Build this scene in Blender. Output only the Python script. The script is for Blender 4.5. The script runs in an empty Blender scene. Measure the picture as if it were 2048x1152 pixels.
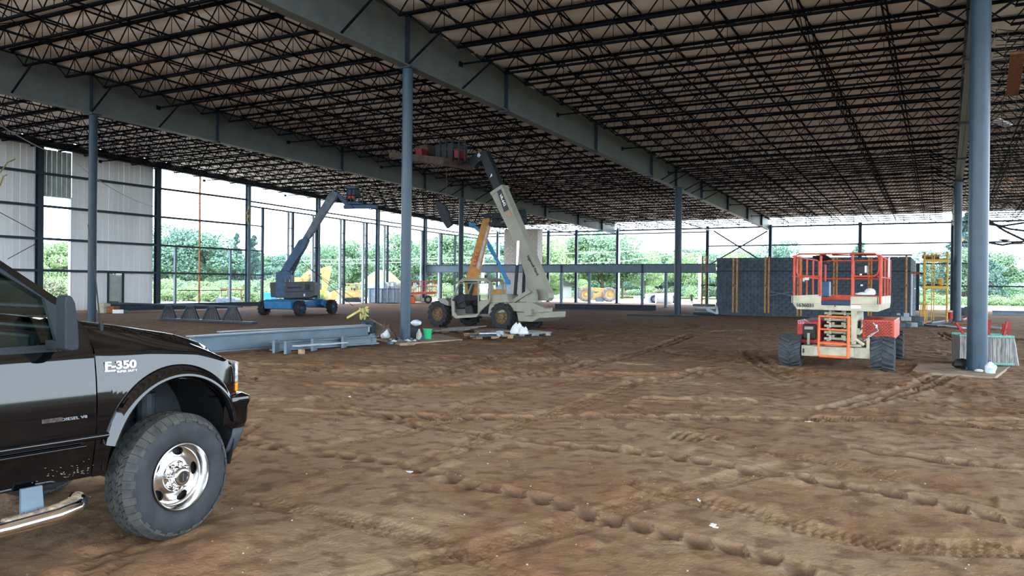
import bpy, bmesh, math, random
import numpy as np
from mathutils import Vector, Matrix
random.seed(7)
rng = np.random.default_rng(11)
SC = bpy.context.scene
COL = SC.collection
PI = math.pi
# ---------------------------------------------------------------- camera (2048x1152 frame)
YAW, PITCH, ROLL, FPX, CH = 28.4, -0.2, 0.58, 1600.0, 1.66
_y, _p, _r = math.radians(YAW), math.radians(PITCH), math.radians(ROLL)
CF = Vector((-math.sin(_y)*math.cos(_p), math.cos(_y)*math.cos(_p), math.sin(_p)))
CR0 = Vector((math.cos(_y), math.sin(_y), 0)); CU0 = CR0.cross(CF)
CR = CR0*math.cos(_r) + CU0*math.sin(_r); CU = CU0*math.cos(_r) - CR0*math.sin(_r)
CO = Vector((0, 0, CH))
cd = bpy.data.cameras.new('camera'); cam = bpy.data.objects.new('camera', cd); COL.objects.link(cam)
cd.sensor_width = 36.0; cd.lens = 36.0*FPX/2048.0; cd.clip_end = 2000; cd.clip_start = 0.05
cam.matrix_world = Matrix(((CR.x, CU.x, -CF.x, 0), (CR.y, CU.y, -CF.y, 0), (CR.z, CU.z, -CF.z, CH), (0, 0, 0, 1)))
SC.camera = cam
# ---------------------------------------------------------------- sky, exposure
W = bpy.data.worlds.new('sky'); SC.world = W; W.use_nodes = True
nt = W.node_tree; nt.nodes.clear()
wo = nt.nodes.new('ShaderNodeOutputWorld'); bg = nt.nodes.new('ShaderNodeBackground')
tc = nt.nodes.new('ShaderNodeTexCoord'); sx = nt.nodes.new('ShaderNodeSeparateXYZ'); cr = nt.nodes.new('ShaderNodeValToRGB')
nt.links.new(tc.outputs['Generated'], sx.inputs[0]); nt.links.new(sx.outputs['Z'], cr.inputs[0])
cr.color_ramp.elements[0].position = 0.0; cr.color_ramp.elements[0].color = (0.76, 0.88, 1.0, 1)
cr.color_ramp.elements[1].position = 0.6; cr.color_ramp.elements[1].color = (0.70, 0.84, 1.0, 1)
nt.links.new(cr.outputs[0], bg.inputs[0]); bg.inputs[1].default_value = 8.6
nt.links.new(bg.outputs[0], wo.inputs[0])
SC.view_settings.view_transform = 'Standard'; SC.view_settings.look = 'None'
SC.view_settings.gamma = 1; SC.view_settings.use_curve_mapping = False
SC.view_settings.exposure = 0.0
sl = bpy.data.lights.new('sun', 'SUN'); sl.energy = 1.2; sl.angle = math.radians(12); sl.color = (1, .97, .92)
so = bpy.data.objects.new('sun', sl); COL.objects.link(so); so.rotation_euler = (math.radians(38), 0, math.radians(150))

# ---------------------------------------------------------------- helpers: pixels to points on known planes
def ray(x, y): return CF + CR*((x-1024)/FPX) + CU*((576-y)/FPX)
def G(x, y, z=0.0):
    d = ray(x, y); return CO + d*((z-CH)/d.z)
def P(x, y, X=None, Y=None, D=None):
    d = ray(x, y)
    t = X/d.x if X is not None else (Y/d.y if Y is not None else D/d.dot(CF))
    return CO + d*t
class Fr:
    "a frame standing on the ground: u forward, s to the right, w up"
    def __init__(s, o, deg):
        s.o = Vector((o[0], o[1], 0)); a = math.radians(deg); s.deg = deg
        s.U = Vector((math.cos(a), math.sin(a), 0)); s.S = Vector((math.sin(a), -math.cos(a), 0))
    def pt(s, u, v, w): return s.o + s.U*u + s.S*v + Vector((0, 0, w))
    def uw(s, x, y, off=0.0):
        d = ray(x, y); t = ((s.o + s.S*off - CO).dot(s.S))/d.dot(s.S); q = CO + d*t - s.o
        return (q.dot(s.U), q.z)
# ---------------------------------------------------------------- materials
MATS = {}
def mat(name, col, rough=.6, metal=0.0, var=.12, scale=6.0, bump=0.0, bscale=40.0, coat=0.0, emit=0.0, spec=.25, col2=None, stretch=None):
    if name in MATS: return MATS[name]
    m = bpy.data.materials.new(name); m.use_nodes = True; n = m.node_tree; b = n.nodes['Principled BSDF']
    t = n.nodes.new('ShaderNodeTexCoord'); mp = n.nodes.new('ShaderNodeMapping'); n.links.new(t.outputs['Object'], mp.inputs[0])
    if stretch: mp.inputs['Scale'].default_value = stretch
    no = n.nodes.new('ShaderNodeTexNoise'); no.inputs['Scale'].default_value = scale; no.inputs['Detail'].default_value = 5
    n.links.new(mp.outputs[0], no.inputs['Vector'])
    r = n.nodes.new('ShaderNodeValToRGB'); c = col
    c2 = col2 or tuple(max(0, x*(1-var*2)) for x in c); hi = tuple(min(1, x*(1+var)) for x in c)
    r.color_ramp.elements[0].position = .32; r.color_ramp.elements[0].color = (*c2, 1)
    r.color_ramp.elements[1].position = .62; r.color_ramp.elements[1].color = (*hi, 1)
    n.links.new(no.outputs[0], r.inputs[0]); n.links.new(r.outputs[0], b.inputs['Base Color'])
    b.inputs['Roughness'].default_value = rough; b.inputs['Metallic'].default_value = metal
    b.inputs['Specular IOR Level'].default_value = spec
    if coat: b.inputs['Coat Weight'].default_value = coat; b.inputs['Coat Roughness'].default_value = .03
    if bump:
        nb = n.nodes.new('ShaderNodeTexNoise'); nb.inputs['Scale'].default_value = bscale; nb.inputs['Detail'].default_value = 6
        n.links.new(mp.outputs[0], nb.inputs['Vector'])
        bu = n.nodes.new('ShaderNodeBump'); bu.inputs['Strength'].default_value = bump; bu.inputs['Distance'].default_value = .02
        n.links.new(nb.outputs[0], bu.inputs['Height']); n.links.new(bu.outputs[0], b.inputs['Normal'])
    MATS[name] = m; return m
def glass(name, tint, refl=1.0):
    if name in MATS: return MATS[name]
    m = bpy.data.materials.new(name); m.use_nodes = True; n = m.node_tree; n.nodes.clear()
    o = n.nodes.new('ShaderNodeOutputMaterial'); mx = n.nodes.new('ShaderNodeMixShader'); tr = n.nodes.new('ShaderNodeBsdfTransparent')
    g = n.nodes.new('ShaderNodeBsdfGlossy'); f = n.nodes.new('ShaderNodeFresnel'); f.inputs[0].default_value = 1.5
    tr.inputs[0].default_value = (*tint, 1); g.inputs['Roughness'].default_value = .01; g.inputs[0].default_value = (refl, refl, refl, 1)
    n.links.new(f.outputs[0], mx.inputs[0]); n.links.new(tr.outputs[0], mx.inputs[1]); n.links.new(g.outputs[0], mx.inputs[2])
    n.links.new(mx.outputs[0], o.inputs[0]); MATS[name] = m; return m
m_steel = mat('blue grey steel primer', (.13, .18, .22), .55, 0, .08, 3, .1, 60)
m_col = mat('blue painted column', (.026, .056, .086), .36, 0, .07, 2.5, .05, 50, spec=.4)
m_cold = mat('shaded dark column paint', (.016, .034, .054), .4, 0, .07, 2.5)  # blue column paint again, with the backlit shade put into the colour
m_girder = mat('grey girder paint', (.115, .132, .13), .5, 0, .07, 1.5)
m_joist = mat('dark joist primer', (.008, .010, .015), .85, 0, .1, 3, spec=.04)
m_dstl = mat('dark blue steel', (.020, .034, .050), .5, 0, .1, 3)
m_white = mat('white paint', (.75, .76, .76), .5, 0, .05)
m_panel = mat('white wall liner', (.74, .75, .75), .6, 0, .05, 1.2, .2, 6, stretch=(1, 1, .15))
m_panel2 = mat('grey green wall sheet', (.34, .38, .36), .5, 0, .08, 3)
m_black = mat('black plastic', (.018, .019, .02), .45, 0, .1)
m_rubber = mat('tyre rubber', (.03, .032, .035), .8, 0, .2, 20, .3, 90)
m_trubber = mat('dusty tyre rubber', (.062, .06, .055), .85, 0, .18, 14, .25, 120, col2=(.035, .036, .038))
m_side = mat('tyre sidewall', (.03, .033, .037), .62, 0, .15, 9, .1, 60)
m_paint = mat('black gloss paint', (.0015, .002, .003), .05, 0, .1, 5, spec=.6)
m_dgrey = mat('dark grey trim plastic', (.016, .021, .026), .5, 0, .1, 12, .1, 200)
m_grey = mat('grey plastic', (.045, .052, .06), .55, 0, .1, 12, .1, 200)
m_chrome = mat('chrome', (.78, .79, .80), .09, 1.0, .03, 8)
m_alu = mat('polished aluminium', (.70, .70, .70), .2, 1.0, .08, 16)
m_orange = mat('orange red paint', (.50, .065, .03), .45, 0, .12, 8)
m_cream = mat('cream paint', (.44, .415, .30), .5, 0, .1, 5, .05, 50, col2=(.33, .30, .21))
m_red = mat('red paint', (.42, .03, .03), .45, 0, .15, 8)
m_yellow = mat('yellow paint', (.62, .38, .06), .5, 0, .12, 6)
m_scaf = mat('weathered orange scaffold paint', (.40, .19, .05), .6, 0, .2, 12, col2=(.22, .10, .05))
m_yscaf = mat('yellow scaffold paint', (.52, .31, .06), .55, 0, .2, 12)
m_blue = mat('blue paint', (.035, .16, .34), .42, 0, .12, 5)
m_dblue = mat('dark blue paint', (.03, .075, .14), .42, 0, .12, 5)
m_wood = mat('raw pine', (.42, .28, .16), .75, 0, .2, 6, .2, 40, stretch=(1, 1, 8))
m_gwood = mat('grey weathered wood', (.27, .27, .26), .8, 0, .22, 5, .3, 40, stretch=(6, 6, .7))
m_dwood = mat('dark weathered wood', (.13, .10, .08), .8, 0, .2, 6, .3, 40)
m_block = mat('grey concrete block', (.070, .092, .112), .85, 0, .16, 2.5, .4, 60)
m_mortar = mat('mortar', (.050, .064, .078), .9, 0, .1)
m_conc = mat('dusty concrete', (.30, .235, .17), .85, 0, .15, 3, .3, 40)
m_rust = mat('rusty steel', (.22, .09, .04), .8, 0, .25, 10)
m_bag = mat('white plastic bag', (.70, .73, .76), .4, 0, .08, 10, .3, 20)
m_green = mat('green plastic', (.02, .42, .17), .4, 0, .05)
m_strap = mat('teal green paint', (.10, .48, .38), .5, 0, .1)
m_glassd = glass('dark tinted glass', (.42, .52, .50))
m_glassc = glass('clear glass', (.85, .9, .9))
m_wtext = mat('white lettering', (.85, .87, .9), .4, 0, .02)
m_btext = mat('dark lettering', (.03, .03, .035), .5, 0, .02)
# ---------------------------------------------------------------- mesh builder, always fed world coordinates
def setp(o, label=None, cat=None, group=None, kind=None):
    if label: o['label'] = label
    if cat: o['category'] = cat
    if group: o['group'] = group
    if kind: o['kind'] = kind
    return o
def thing(name, label, cat, loc=(0, 0, 0), deg=0.0, group=None, kind=None):
    o = bpy.data.objects.new(name, None); COL.objects.link(o); o.empty_display_size = .2
    o.location = loc; o.rotation_euler = (0, 0, math.radians(deg))
    o['_m'] = 1; del o['_m']
    return setp(o, label, cat, group, kind)
def rootmat(p):
    while p.parent: p = p.parent
    return Matrix.Translation(p.location) @ p.rotation_euler.to_matrix().to_4x4()
class MB:
    def __init__(s): s.v = []; s.f = []; s.mi = []; s.cur = 0
    def quad(s, *ps):
        i = len(s.v); s.v += [Vector(p) for p in ps]; s.f.append(tuple(range(i, i+len(ps)))); s.mi.append(s.cur); return s
    def _add(s, vs, fs):
        i = len(s.v); s.v += vs; s.f += [tuple(i+k for k in f) for f in fs]; s.mi += [s.cur]*len(fs); return s
    def hexa(s, c):
        return s._add([Vector(p) for p in c], [(0, 3, 2, 1), (4, 5, 6, 7), (0, 1, 5, 4), (1, 2, 6, 5), (2, 3, 7, 6), (3, 0, 4, 7)])
    def box(s, c, d, deg=0, U=None, V=None, Wd=None):
        c = Vector(c)
        if U is None:
            a = math.radians(deg); U = Vector((math.cos(a), math.sin(a), 0)); V = Vector((-math.sin(a), math.cos(a), 0)); Wd = Vector((0, 0, 1))
        x, y, z = U*d[0]/2, V*d[1]/2, Wd*d[2]/2
        return s.hexa([c-x-y-z, c+x-y-z, c+x+y-z, c-x+y-z, c-x-y+z, c+x-y+z, c+x+y+z, c-x+y+z])
    def fbox(s, F, u0, u1, s0, s1, w0, w1):
        q = [F.pt(u0, s0, w0), F.pt(u1, s0, w0), F.pt(u1, s1, w0), F.pt(u0, s1, w0)]
        return s.hexa(q+[p+Vector((0, 0, w1-w0)) for p in q])
    def bar(s, a, b, w, h=None, up=(0, 0, 1)):
        a, b = Vector(a), Vector(b); h = h or w; d = (b-a); L = d.length
        if L < 1e-6: return s
        d /= L; u = Vector(up)
        if abs(d.dot(u)) > .98: u = Vector((0, 1, 0)) if abs(d.y) < .9 else Vector((1, 0, 0))
        x = d.cross(u).normalized(); z = x.cross(d)
        x *= w/2; z *= h/2
        return s.hexa([a-x-z, a+x-z, b+x-z, b-x-z, a-x+z, a+x+z, b+x+z, b-x+z])
    def tube(s, pts, r, n=8, cap=True, r1=None, closed=False):
        pts = [Vector(p) for p in pts]; k = len(pts); rings = []; base = len(s.v); pu = None
        for i, p in enumerate(pts):
            if closed: d = pts[(i+1) % k]-pts[i-1]
            else: d = (pts[min(i+1, k-1)]-pts[max(i-1, 0)])
            d.normalize()
            if pu is None:
                u = Vector((0, 0, 1)) if abs(d.z) < .9 else Vector((1, 0, 0))
            else: u = pu
            x = d.cross(u)
            if x.length < 1e-5: x = d.cross(Vector((0, 1, 0)))
            x.normalize(); y = x.cross(d); pu = y
            rr = r if r1 is None else r+(r1-r)*i/(k-1)
            for j in range(n):
                a = 2*PI*j/n; s.v.append(p + x*math.cos(a)*rr + y*math.sin(a)*rr)
        m = k if closed else k-1
        for i in range(m):
            for j in range(n):
                a = base+i*n+j; b = base+i*n+(j+1) % n; c = base+((i+1) % k)*n+(j+1) % n; d = base+((i+1) % k)*n+j
                s.f.append((a, b, c, d)); s.mi.append(s.cur)
        if cap and not closed:
            s.f.append(tuple(base+j for j in reversed(range(n)))); s.mi.append(s.cur)
            s.f.append(tuple(base+(k-1)*n+j for j in range(n))); s.mi.append(s.cur)
        return s
    def prism(s, F, pts, s0, s1):
        "outline of (u,w) points in frame F extruded from s0 to s1"
        n = len(pts); a = [F.pt(u, s0, w) for u, w in pts]; b = [F.pt(u, s1, w) for u, w in pts]
        fs = [tuple(range(n)), tuple(reversed(range(n, 2*n)))] + [(i, n+i, n+(i+1) % n, (i+1) % n) for i in range(n)]
        return s._add(a+b, fs)
    def slab(s, pts, t):
        "world polygon given a thickness vector"
        t = Vector(t); n = len(pts); a = [Vector(p) for p in pts]; b = [p+t for p in a]
        fs = [tuple(range(n)), tuple(reversed(range(n, 2*n)))] + [(i, n+i, n+(i+1) % n, (i+1) % n) for i in range(n)]
        return s._add(a+b, fs)
    def lathe(s, o, ax, prof, n=32, cap=False):
        "prof: (distance along axis, radius)"
        o = Vector(o); ax = Vector(ax).normalized(); t = Vector((0, 0, 1)) if abs(ax.z) < .9 else Vector((1, 0, 0))
        x = ax.cross(t).normalized(); y = ax.cross(x); base = len(s.v)
        for (h, r) in prof:
            for j in range(n):
                a = 2*PI*j/n; s.v.append(o+ax*h+x*math.cos(a)*r+y*math.sin(a)*r)
        for i in range(len(prof)-1):
            for j in range(n):
                a = base+i*n+j; b = base+i*n+(j+1) % n
                s.f.append((a, a+n, b+n, b)); s.mi.append(s.cur)
        if cap:
            s.f.append(tuple(base+j for j in range(n))); s.mi.append(s.cur)
            s.f.append(tuple(base+(len(prof)-1)*n+j for j in reversed(range(n)))); s.mi.append(s.cur)
        return s
    def ibeam(s, a, b, dep, fw, tf=.03, tw=.02):
        a, b = Vector(a), Vector(b); z = Vector((0, 0, 1))
        s.bar(a+z*(dep/2-tf/2), b+z*(dep/2-tf/2), fw, tf); s.bar(a-z*(dep/2-tf/2), b-z*(dep/2-tf/2), fw, tf)
        return s.bar(a, b, tw, dep-2*tf)
    def grid(s, rows):
        n = len(rows[0]); base = len(s.v)
        for r in rows: s.v += [Vector(p) for p in r]
        for i in range(len(rows)-1):
            for j in range(n-1):
                a = base+i*n+j; s.f.append((a, a+1, a+n+1, a+n)); s.mi.append(s.cur)
        return s
    def ball(s, c, r, seg=10, jit=0.0, sq=(1, 1, 1)):
        c = Vector(c); base = len(s.v); k = seg//2+1
        for i in range(k):
            th = PI*i/(k-1)
            for j in range(seg):
                q = r*(1+random.uniform(-jit, jit)); a = 2*PI*j/seg
                s.v.append(c+Vector((math.sin(th)*math.cos(a)*q*sq[0], math.sin(th)*math.sin(a)*q*sq[1], math.cos(th)*q*sq[2])))
        for i in range(k-1):
            for j in range(seg):
                a = base+i*seg+j; b = base+i*seg+(j+1) % seg
                s.f.append((a, a+seg, b+seg, b)); s.mi.append(s.cur)
        return s
    def mesh(s, name, mats, inv=None, smooth=False):
        me = bpy.data.meshes.new(name)
        vs = [inv @ p for p in s.v] if inv is not None else s.v
        me.from_pydata([tuple(p) for p in vs], [], s.f)
        for m in (mats if isinstance(mats, (list, tuple)) else [mats]): me.materials.append(m)
        me.polygons.foreach_set('material_index', s.mi)
        if smooth: me.polygons.foreach_set('use_smooth', [True]*len(s.f))
        me.update(); return me
    def build(s, name, mats, parent=None, smooth=False, bevel=0, seg=2, angle=40, label=None, cat=None, group=None, kind=None, fix=True, solid=0):
        inv = rootmat(parent).inverted() if parent else None; org = None
        if parent is None:
            org = sum(s.v, Vector())/len(s.v); org.z = min(p.z for p in s.v); inv = Matrix.Translation(-org)
        me = s.mesh(name, mats, inv, smooth)
        if fix:
            b = bmesh.new(); b.from_mesh(me); bmesh.ops.remove_doubles(b, verts=b.verts, dist=1e-5) if smooth else None
            bmesh.ops.recalc_face_normals(b, faces=b.faces); b.to_mesh(me); b.free()
        if smooth: me.set_sharp_from_angle(angle=math.radians(angle))
        o = bpy.data.objects.new(name, me); COL.objects.link(o)
        if parent: o.parent = parent
        else: o.location = org
        if solid:
            md = o.modifiers.new('solid', 'SOLIDIFY'); md.thickness = solid; md.offset = -1
        if bevel:
            md = o.modifiers.new('bevel', 'BEVEL'); md.width = bevel; md.segments = seg; md.limit_method = 'ANGLE'
        return setp(o, label, cat, group, kind)
def link(name, me, parent=None, loc=(0, 0, 0), rot=(0, 0, 0), scl=(1, 1, 1), **k):
    o = bpy.data.objects.new(name, me); COL.objects.link(o); o.parent = parent
    o.location = loc; o.rotation_euler = rot; o.scale = scl
    return setp(o, **k)
def dup(root, loc, rotz=0.0, label=None, scl=None):
    r = root.copy(); COL.objects.link(r); r.location = loc; r.rotation_euler = (0, 0, rotz)
    if scl: r.scale = scl
    if label: r['label'] = label
    for ch in root.children:
        c = ch.copy(); COL.objects.link(c); c.parent = r
        for g in ch.children:
            d = g.copy(); COL.objects.link(d); d.parent = c
    return r
TXT = {}
def text_mesh(s, bold=.0, ext=.004):
    c = bpy.data.curves.new('lettering', 'FONT'); c.body = s; c.extrude = ext; c.offset = bold; c.align_x = 'CENTER'; c.align_y = 'CENTER'
    o = bpy.data.objects.new('lettering', c); COL.objects.link(o)
    dg = bpy.context.evaluated_depsgraph_get(); me = bpy.data.meshes.new_from_object(o.evaluated_get(dg))
    xs = [v.co.x for v in me.vertices]; ys = [v.co.y for v in me.vertices]
    cx, cy = (max(xs)+min(xs))/2, (max(ys)+min(ys))/2; w, h = max(xs)-min(xs), max(ys)-min(ys)
    for v in me.vertices: v.co.x = (v.co.x-cx)/w; v.co.y = (v.co.y-cy)/h
    bpy.data.objects.remove(o); bpy.data.curves.remove(c); TXT[s] = me
for t_, b_ in (('F-350', .03), ('SUPER DUTY', .02), ('DIESEL V8', .0), ('1636031', .02), ('VR-642', .02), ('Ingersoll Rand', .02), ('LULL', .02), ('A', .02), ('S', .02), ('JLG', .02)): text_mesh(t_, b_)
def lettering(s, c, xdir, ydir, w, h, m, parent, name='lettering'):
    xd = Vector(xdir).normalized(); yd = Vector(ydir); yd = (yd-xd*yd.dot(xd)).normalized(); zd = xd.cross(yd)
    me = TXT[s].copy(); me.materials.clear(); me.materials.append(m); inv = rootmat(parent).inverted()
    M = Matrix(((xd.x*w, yd.x*h, zd.x, c[0]), (xd.y*w, yd.y*h, zd.y, c[1]), (xd.z*w, yd.z*h, zd.z, c[2]), (0, 0, 0, 1)))
    me.transform(inv @ M); o = bpy.data.objects.new(name, me); COL.objects.link(o); o.parent = parent; return o
def smooth(x, a, b):
    t = np.clip((x-a)/(b-a), 0, 1); return t*t*(3-2*t)
# ================================================================ ground
_N = rng.random((256, 256))
def vnoise(x, y, sc, seed=0):
    x = x*sc+seed*17.3; y = y*sc+seed*9.1; xi = np.floor(x).astype(int); yi = np.floor(y).astype(int)
    fx = x-xi; fy = y-yi; fx = fx*fx*(3-2*fx); fy = fy*fy*(3-2*fy)
    a = _N[xi % 256, yi % 256]; b = _N[(xi+1) % 256, yi % 256]; c = _N[xi % 256, (yi+1) % 256]; d = _N[(xi+1) % 256, (yi+1) % 256]
    return (a*(1-fx)+b*fx)*(1-fy)+(c*(1-fx)+d*fx)*fy-.5
def axis(*seg):
    out = []
    for a, b, st in seg: out += list(np.arange(a, b-1e-6, st))
    return np.array(out+[seg[-1][1]])
AX = axis((-300, -60, 12), (-60, -24, 1.5), (-24, -16, .3), (-16, -8.0, .07), (-8.0, 3.4, .021), (3.4, 6, .2), (6, 20, 1), (20, 120, 10))
AY = axis((-60, 0, 4), (0, 2.4, .4), (2.4, 3.4, .05), (3.4, 12.5, .021), (12.5, 18, .04), (18, 32, .13), (32, 50, .4), (50, 80, 1.5), (80, 420, 12))
GX, GY = np.meshgrid(AX, AY); gx, gy = GX.ravel(), GY.ravel()
near = smooth(gx, -26, -20)*smooth(-gx, -10, -5)*smooth(gy, -2, 1)*smooth(-gy, -46, -30)
gz = near*(vnoise(gx, gy, .22, 1)*.07 + vnoise(gx, gy, .8, 2)*.035 + vnoise(gx, gy, 2.3, 3)*.022)
fine = near*smooth(-gy, -24, -12)
gz += fine*(vnoise(gx, gy, 6, 4)*.016 + vnoise(gx, gy, 14, 5)*.009*(.4+vnoise(gx, gy, .7, 9)+.5))
gz += near*np.maximum(0, vnoise(gx, gy, 3.4, 6)-.18)*.09
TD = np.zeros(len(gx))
def track(px, wid, dep, pit, mode, ground_px=True, side=1):
    global gz
    c = [(G(*p).x, G(*p).y) for p in px] if ground_px else px
    q = []
    for i in range(len(c)-1):
        n = max(2, int(math.hypot(c[i+1][0]-c[i][0], c[i+1][1]-c[i][1])/.25))
        p0 = np.array(c[max(i-1, 0)]); p1 = np.array(c[i]); p2 = np.array(c[i+1]); p3 = np.array(c[min(i+2, len(c)-1)])
        for k in range(n):
            t = k/n; q.append(.5*((2*p1)+(-p0+p2)*t+(2*p0-5*p1+4*p2-p3)*t*t+(-p0+3*p1-3*p2+p3)*t**3))
    q.append(np.array(c[-1])); q = np.array(q)
    ix = np.where((gx > q[:, 0].min()-.7) & (gx < q[:, 0].max()+.7) & (gy > q[:, 1].min()-.7) & (gy < q[:, 1].max()+.7))[0]
    if len(ix) == 0: return
    x, y = gx[ix], gy[ix]; best = np.full(len(ix), 9.0); S = np.zeros(len(ix)); Dd = np.zeros(len(ix)); acc = 0
    for i in range(len(q)-1):
        a, b = q[i], q[i+1]; L = math.hypot(*(b-a)); e = (b-a)/L
        tt = np.clip((x-a[0])*e[0]+(y-a[1])*e[1], 0, L); ddx = x-a[0]-e[0]*tt; ddy = y-a[1]-e[1]*tt; d = np.hypot(ddx, ddy)
        mk = d < best; best[mk] = d[mk]; S[mk] = acc+tt[mk]; Dd[mk] = (e[0]*ddy-e[1]*ddx)[mk]; acc += L
    w = wid*.9; nz = vnoise(x, y, 1.3, 12)
    wob = .8+.6*np.clip(vnoise(x, y, .9, 21)+.45, 0, 1)
    if mode == 'row':      # one row of scalloped lug dents
        ph = (S/pit + side*np.abs(Dd+w*.5)/w*.33+nz*.1) % 1.0; env = np.clip(1-(Dd/w)**4, 0, 1)**.6
        h = -dep*env*np.where(ph < .9, (ph/.9)**.9, 0)*wob + .06*dep*np.exp(-((np.abs(Dd)-w*1.15)/(w*.3))**2)
    elif mode == 'lug':    # two staggered rows of chevrons
        ph = (S/pit + np.abs(Dd)/w*.7 + np.where(Dd > 0, .5, 0)) % 1.0; env = np.clip(1-(Dd/w)**4, 0, 1)*np.clip(np.abs(Dd)/w*4, .15, 1)
        h = -dep*env*np.where(ph < .5, np.sin(ph/.5*PI), 0)*wob - .4*dep*env + .18*dep*np.exp(-((np.abs(Dd)-w*1.15)/(w*.25))**2)
    else:                  # shallow ribbed rut
        env = np.clip(1-(Dd/w)**4, 0, 1); ph = np.sin(S/pit*2*PI+np.sign(np.sin(Dd/w*7))*1.5)
        h = -dep*env - dep*.45*env*ph + .12*dep*np.exp(-((np.abs(Dd)-w*1.12)/(w*.22))**2)
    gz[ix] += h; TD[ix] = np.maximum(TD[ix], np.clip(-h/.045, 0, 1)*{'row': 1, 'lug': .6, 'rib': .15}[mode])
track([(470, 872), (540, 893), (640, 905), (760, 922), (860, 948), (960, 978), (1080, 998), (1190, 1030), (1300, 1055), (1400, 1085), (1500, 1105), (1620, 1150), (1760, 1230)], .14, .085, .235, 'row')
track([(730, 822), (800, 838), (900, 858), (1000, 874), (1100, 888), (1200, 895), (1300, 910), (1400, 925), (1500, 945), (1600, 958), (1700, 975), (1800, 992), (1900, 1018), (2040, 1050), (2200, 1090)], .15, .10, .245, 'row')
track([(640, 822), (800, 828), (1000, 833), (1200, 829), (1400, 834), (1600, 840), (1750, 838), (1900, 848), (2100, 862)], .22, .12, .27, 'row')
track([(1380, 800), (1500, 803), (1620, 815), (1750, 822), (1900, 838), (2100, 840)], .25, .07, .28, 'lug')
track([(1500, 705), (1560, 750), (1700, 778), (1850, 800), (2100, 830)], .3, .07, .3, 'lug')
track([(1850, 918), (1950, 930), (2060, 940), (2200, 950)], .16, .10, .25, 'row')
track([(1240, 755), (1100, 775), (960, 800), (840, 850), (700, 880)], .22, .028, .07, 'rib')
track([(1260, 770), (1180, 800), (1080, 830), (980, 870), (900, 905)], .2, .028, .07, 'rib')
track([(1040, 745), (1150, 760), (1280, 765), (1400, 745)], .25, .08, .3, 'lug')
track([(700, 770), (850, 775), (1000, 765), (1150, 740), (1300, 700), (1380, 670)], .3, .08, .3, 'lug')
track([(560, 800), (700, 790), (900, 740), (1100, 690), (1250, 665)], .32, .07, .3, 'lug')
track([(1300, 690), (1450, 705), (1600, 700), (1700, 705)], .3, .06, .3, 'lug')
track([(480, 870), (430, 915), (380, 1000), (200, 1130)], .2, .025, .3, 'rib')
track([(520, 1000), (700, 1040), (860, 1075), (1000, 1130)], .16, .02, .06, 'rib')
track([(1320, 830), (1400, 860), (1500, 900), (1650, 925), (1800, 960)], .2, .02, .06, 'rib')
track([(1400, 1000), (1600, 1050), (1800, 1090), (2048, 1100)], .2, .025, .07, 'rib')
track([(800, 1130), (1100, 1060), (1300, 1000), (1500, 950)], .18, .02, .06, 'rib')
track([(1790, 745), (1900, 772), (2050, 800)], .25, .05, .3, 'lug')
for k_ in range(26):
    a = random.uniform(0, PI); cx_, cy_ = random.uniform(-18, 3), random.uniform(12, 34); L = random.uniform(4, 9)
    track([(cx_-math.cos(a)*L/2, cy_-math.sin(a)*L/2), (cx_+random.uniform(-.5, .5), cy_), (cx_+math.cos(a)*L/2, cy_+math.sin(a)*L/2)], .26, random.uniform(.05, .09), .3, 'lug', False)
# boot print, truck wheel bed and mound
bp = G(1385, 873); d_ = ((gx-bp.x)/.28)**2+((gy-bp.y)/.3)**2; gz -= .035*(d_ < 1)*(.5+.5*np.sign(np.sin((gx-bp.x)*55)))
tw = G(352, 1084); gz += .07*np.exp(-(((gx-tw.x-.32)/.28)**2+((gy-tw.y-.1)/.35)**2)) - .03*np.exp(-(((gx-tw.x)/.25)**2+((gy-tw.y)/.25)**2))
for (a_, b_) in ((-.75, 17.9), (1.4, 18.2)): pass
pad = (gx > -1.0) & (gx < 1.9) & (gy > 17.5) & (gy < 19.9); gz[pad] = np.minimum(gz[pad], 0)*.2-.04
gz += smooth(gy, 76, 160)*vnoise(gx, gy, .03, 7)*.8
me = bpy.data.meshes.new('floor'); nx, ny = len(AX), len(AY)
co = np.stack([gx, gy, gz], 1).ravel()
ii, jj = np.meshgrid(np.arange(nx-1), np.arange(ny-1)); a = (jj*nx+ii).ravel()
fa = np.stack([a, a+1, a+nx+1, a+nx], 1)
me.vertices.add(nx*ny); me.vertices.foreach_set('co', co)
me.loops.add(len(a)*4); me.loops.foreach_set('vertex_index', fa.ravel()); me.polygons.add(len(a))
me.polygons.foreach_set('loop_start', np.arange(0, len(a)*4, 4)); me.polygons.foreach_set('loop_total', np.full(len(a), 4))
me.polygons.foreach_set('use_smooth', np.ones(len(a), bool)); me.update(calc_edges=True); me.validate()
GM = bpy.data.materials.new('churned dirt'); GM.use_nodes = True; n = GM.node_tree; b = n.nodes['Principled BSDF']
def nd(t, **k):
    q = n.nodes.new(t)
    for a_, v_ in k.items(): q.inputs[a_].default_value = v_
    return q
def mixc(f, a_, b_):
    q = n.nodes.new('ShaderNodeMix'); q.data_type = 'RGBA'
    for s_, v_ in ((0, f), (6, a_), (7, b_)):
        if isinstance(v_, tuple): q.inputs[s_].default_value = (*v_, 1)
        elif isinstance(v_, float): q.inputs[s_].default_value = v_
        else: n.links.new(v_, q.inputs[s_])
    return q.outputs[2]
def mrange(src, a_, b_, c_=0., d_=1.):
    q = n.nodes.new('ShaderNodeMapRange'); n.links.new(src, q.inputs[0])
    for i_, v_ in enumerate((a_, b_, c_, d_)): q.inputs[i_+1].default_value = v_
    return q.outputs[0]
g_ = nd('ShaderNodeNewGeometry'); sp = nd('ShaderNodeSeparateXYZ'); n.links.new(g_.outputs['Position'], sp.inputs[0])
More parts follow.
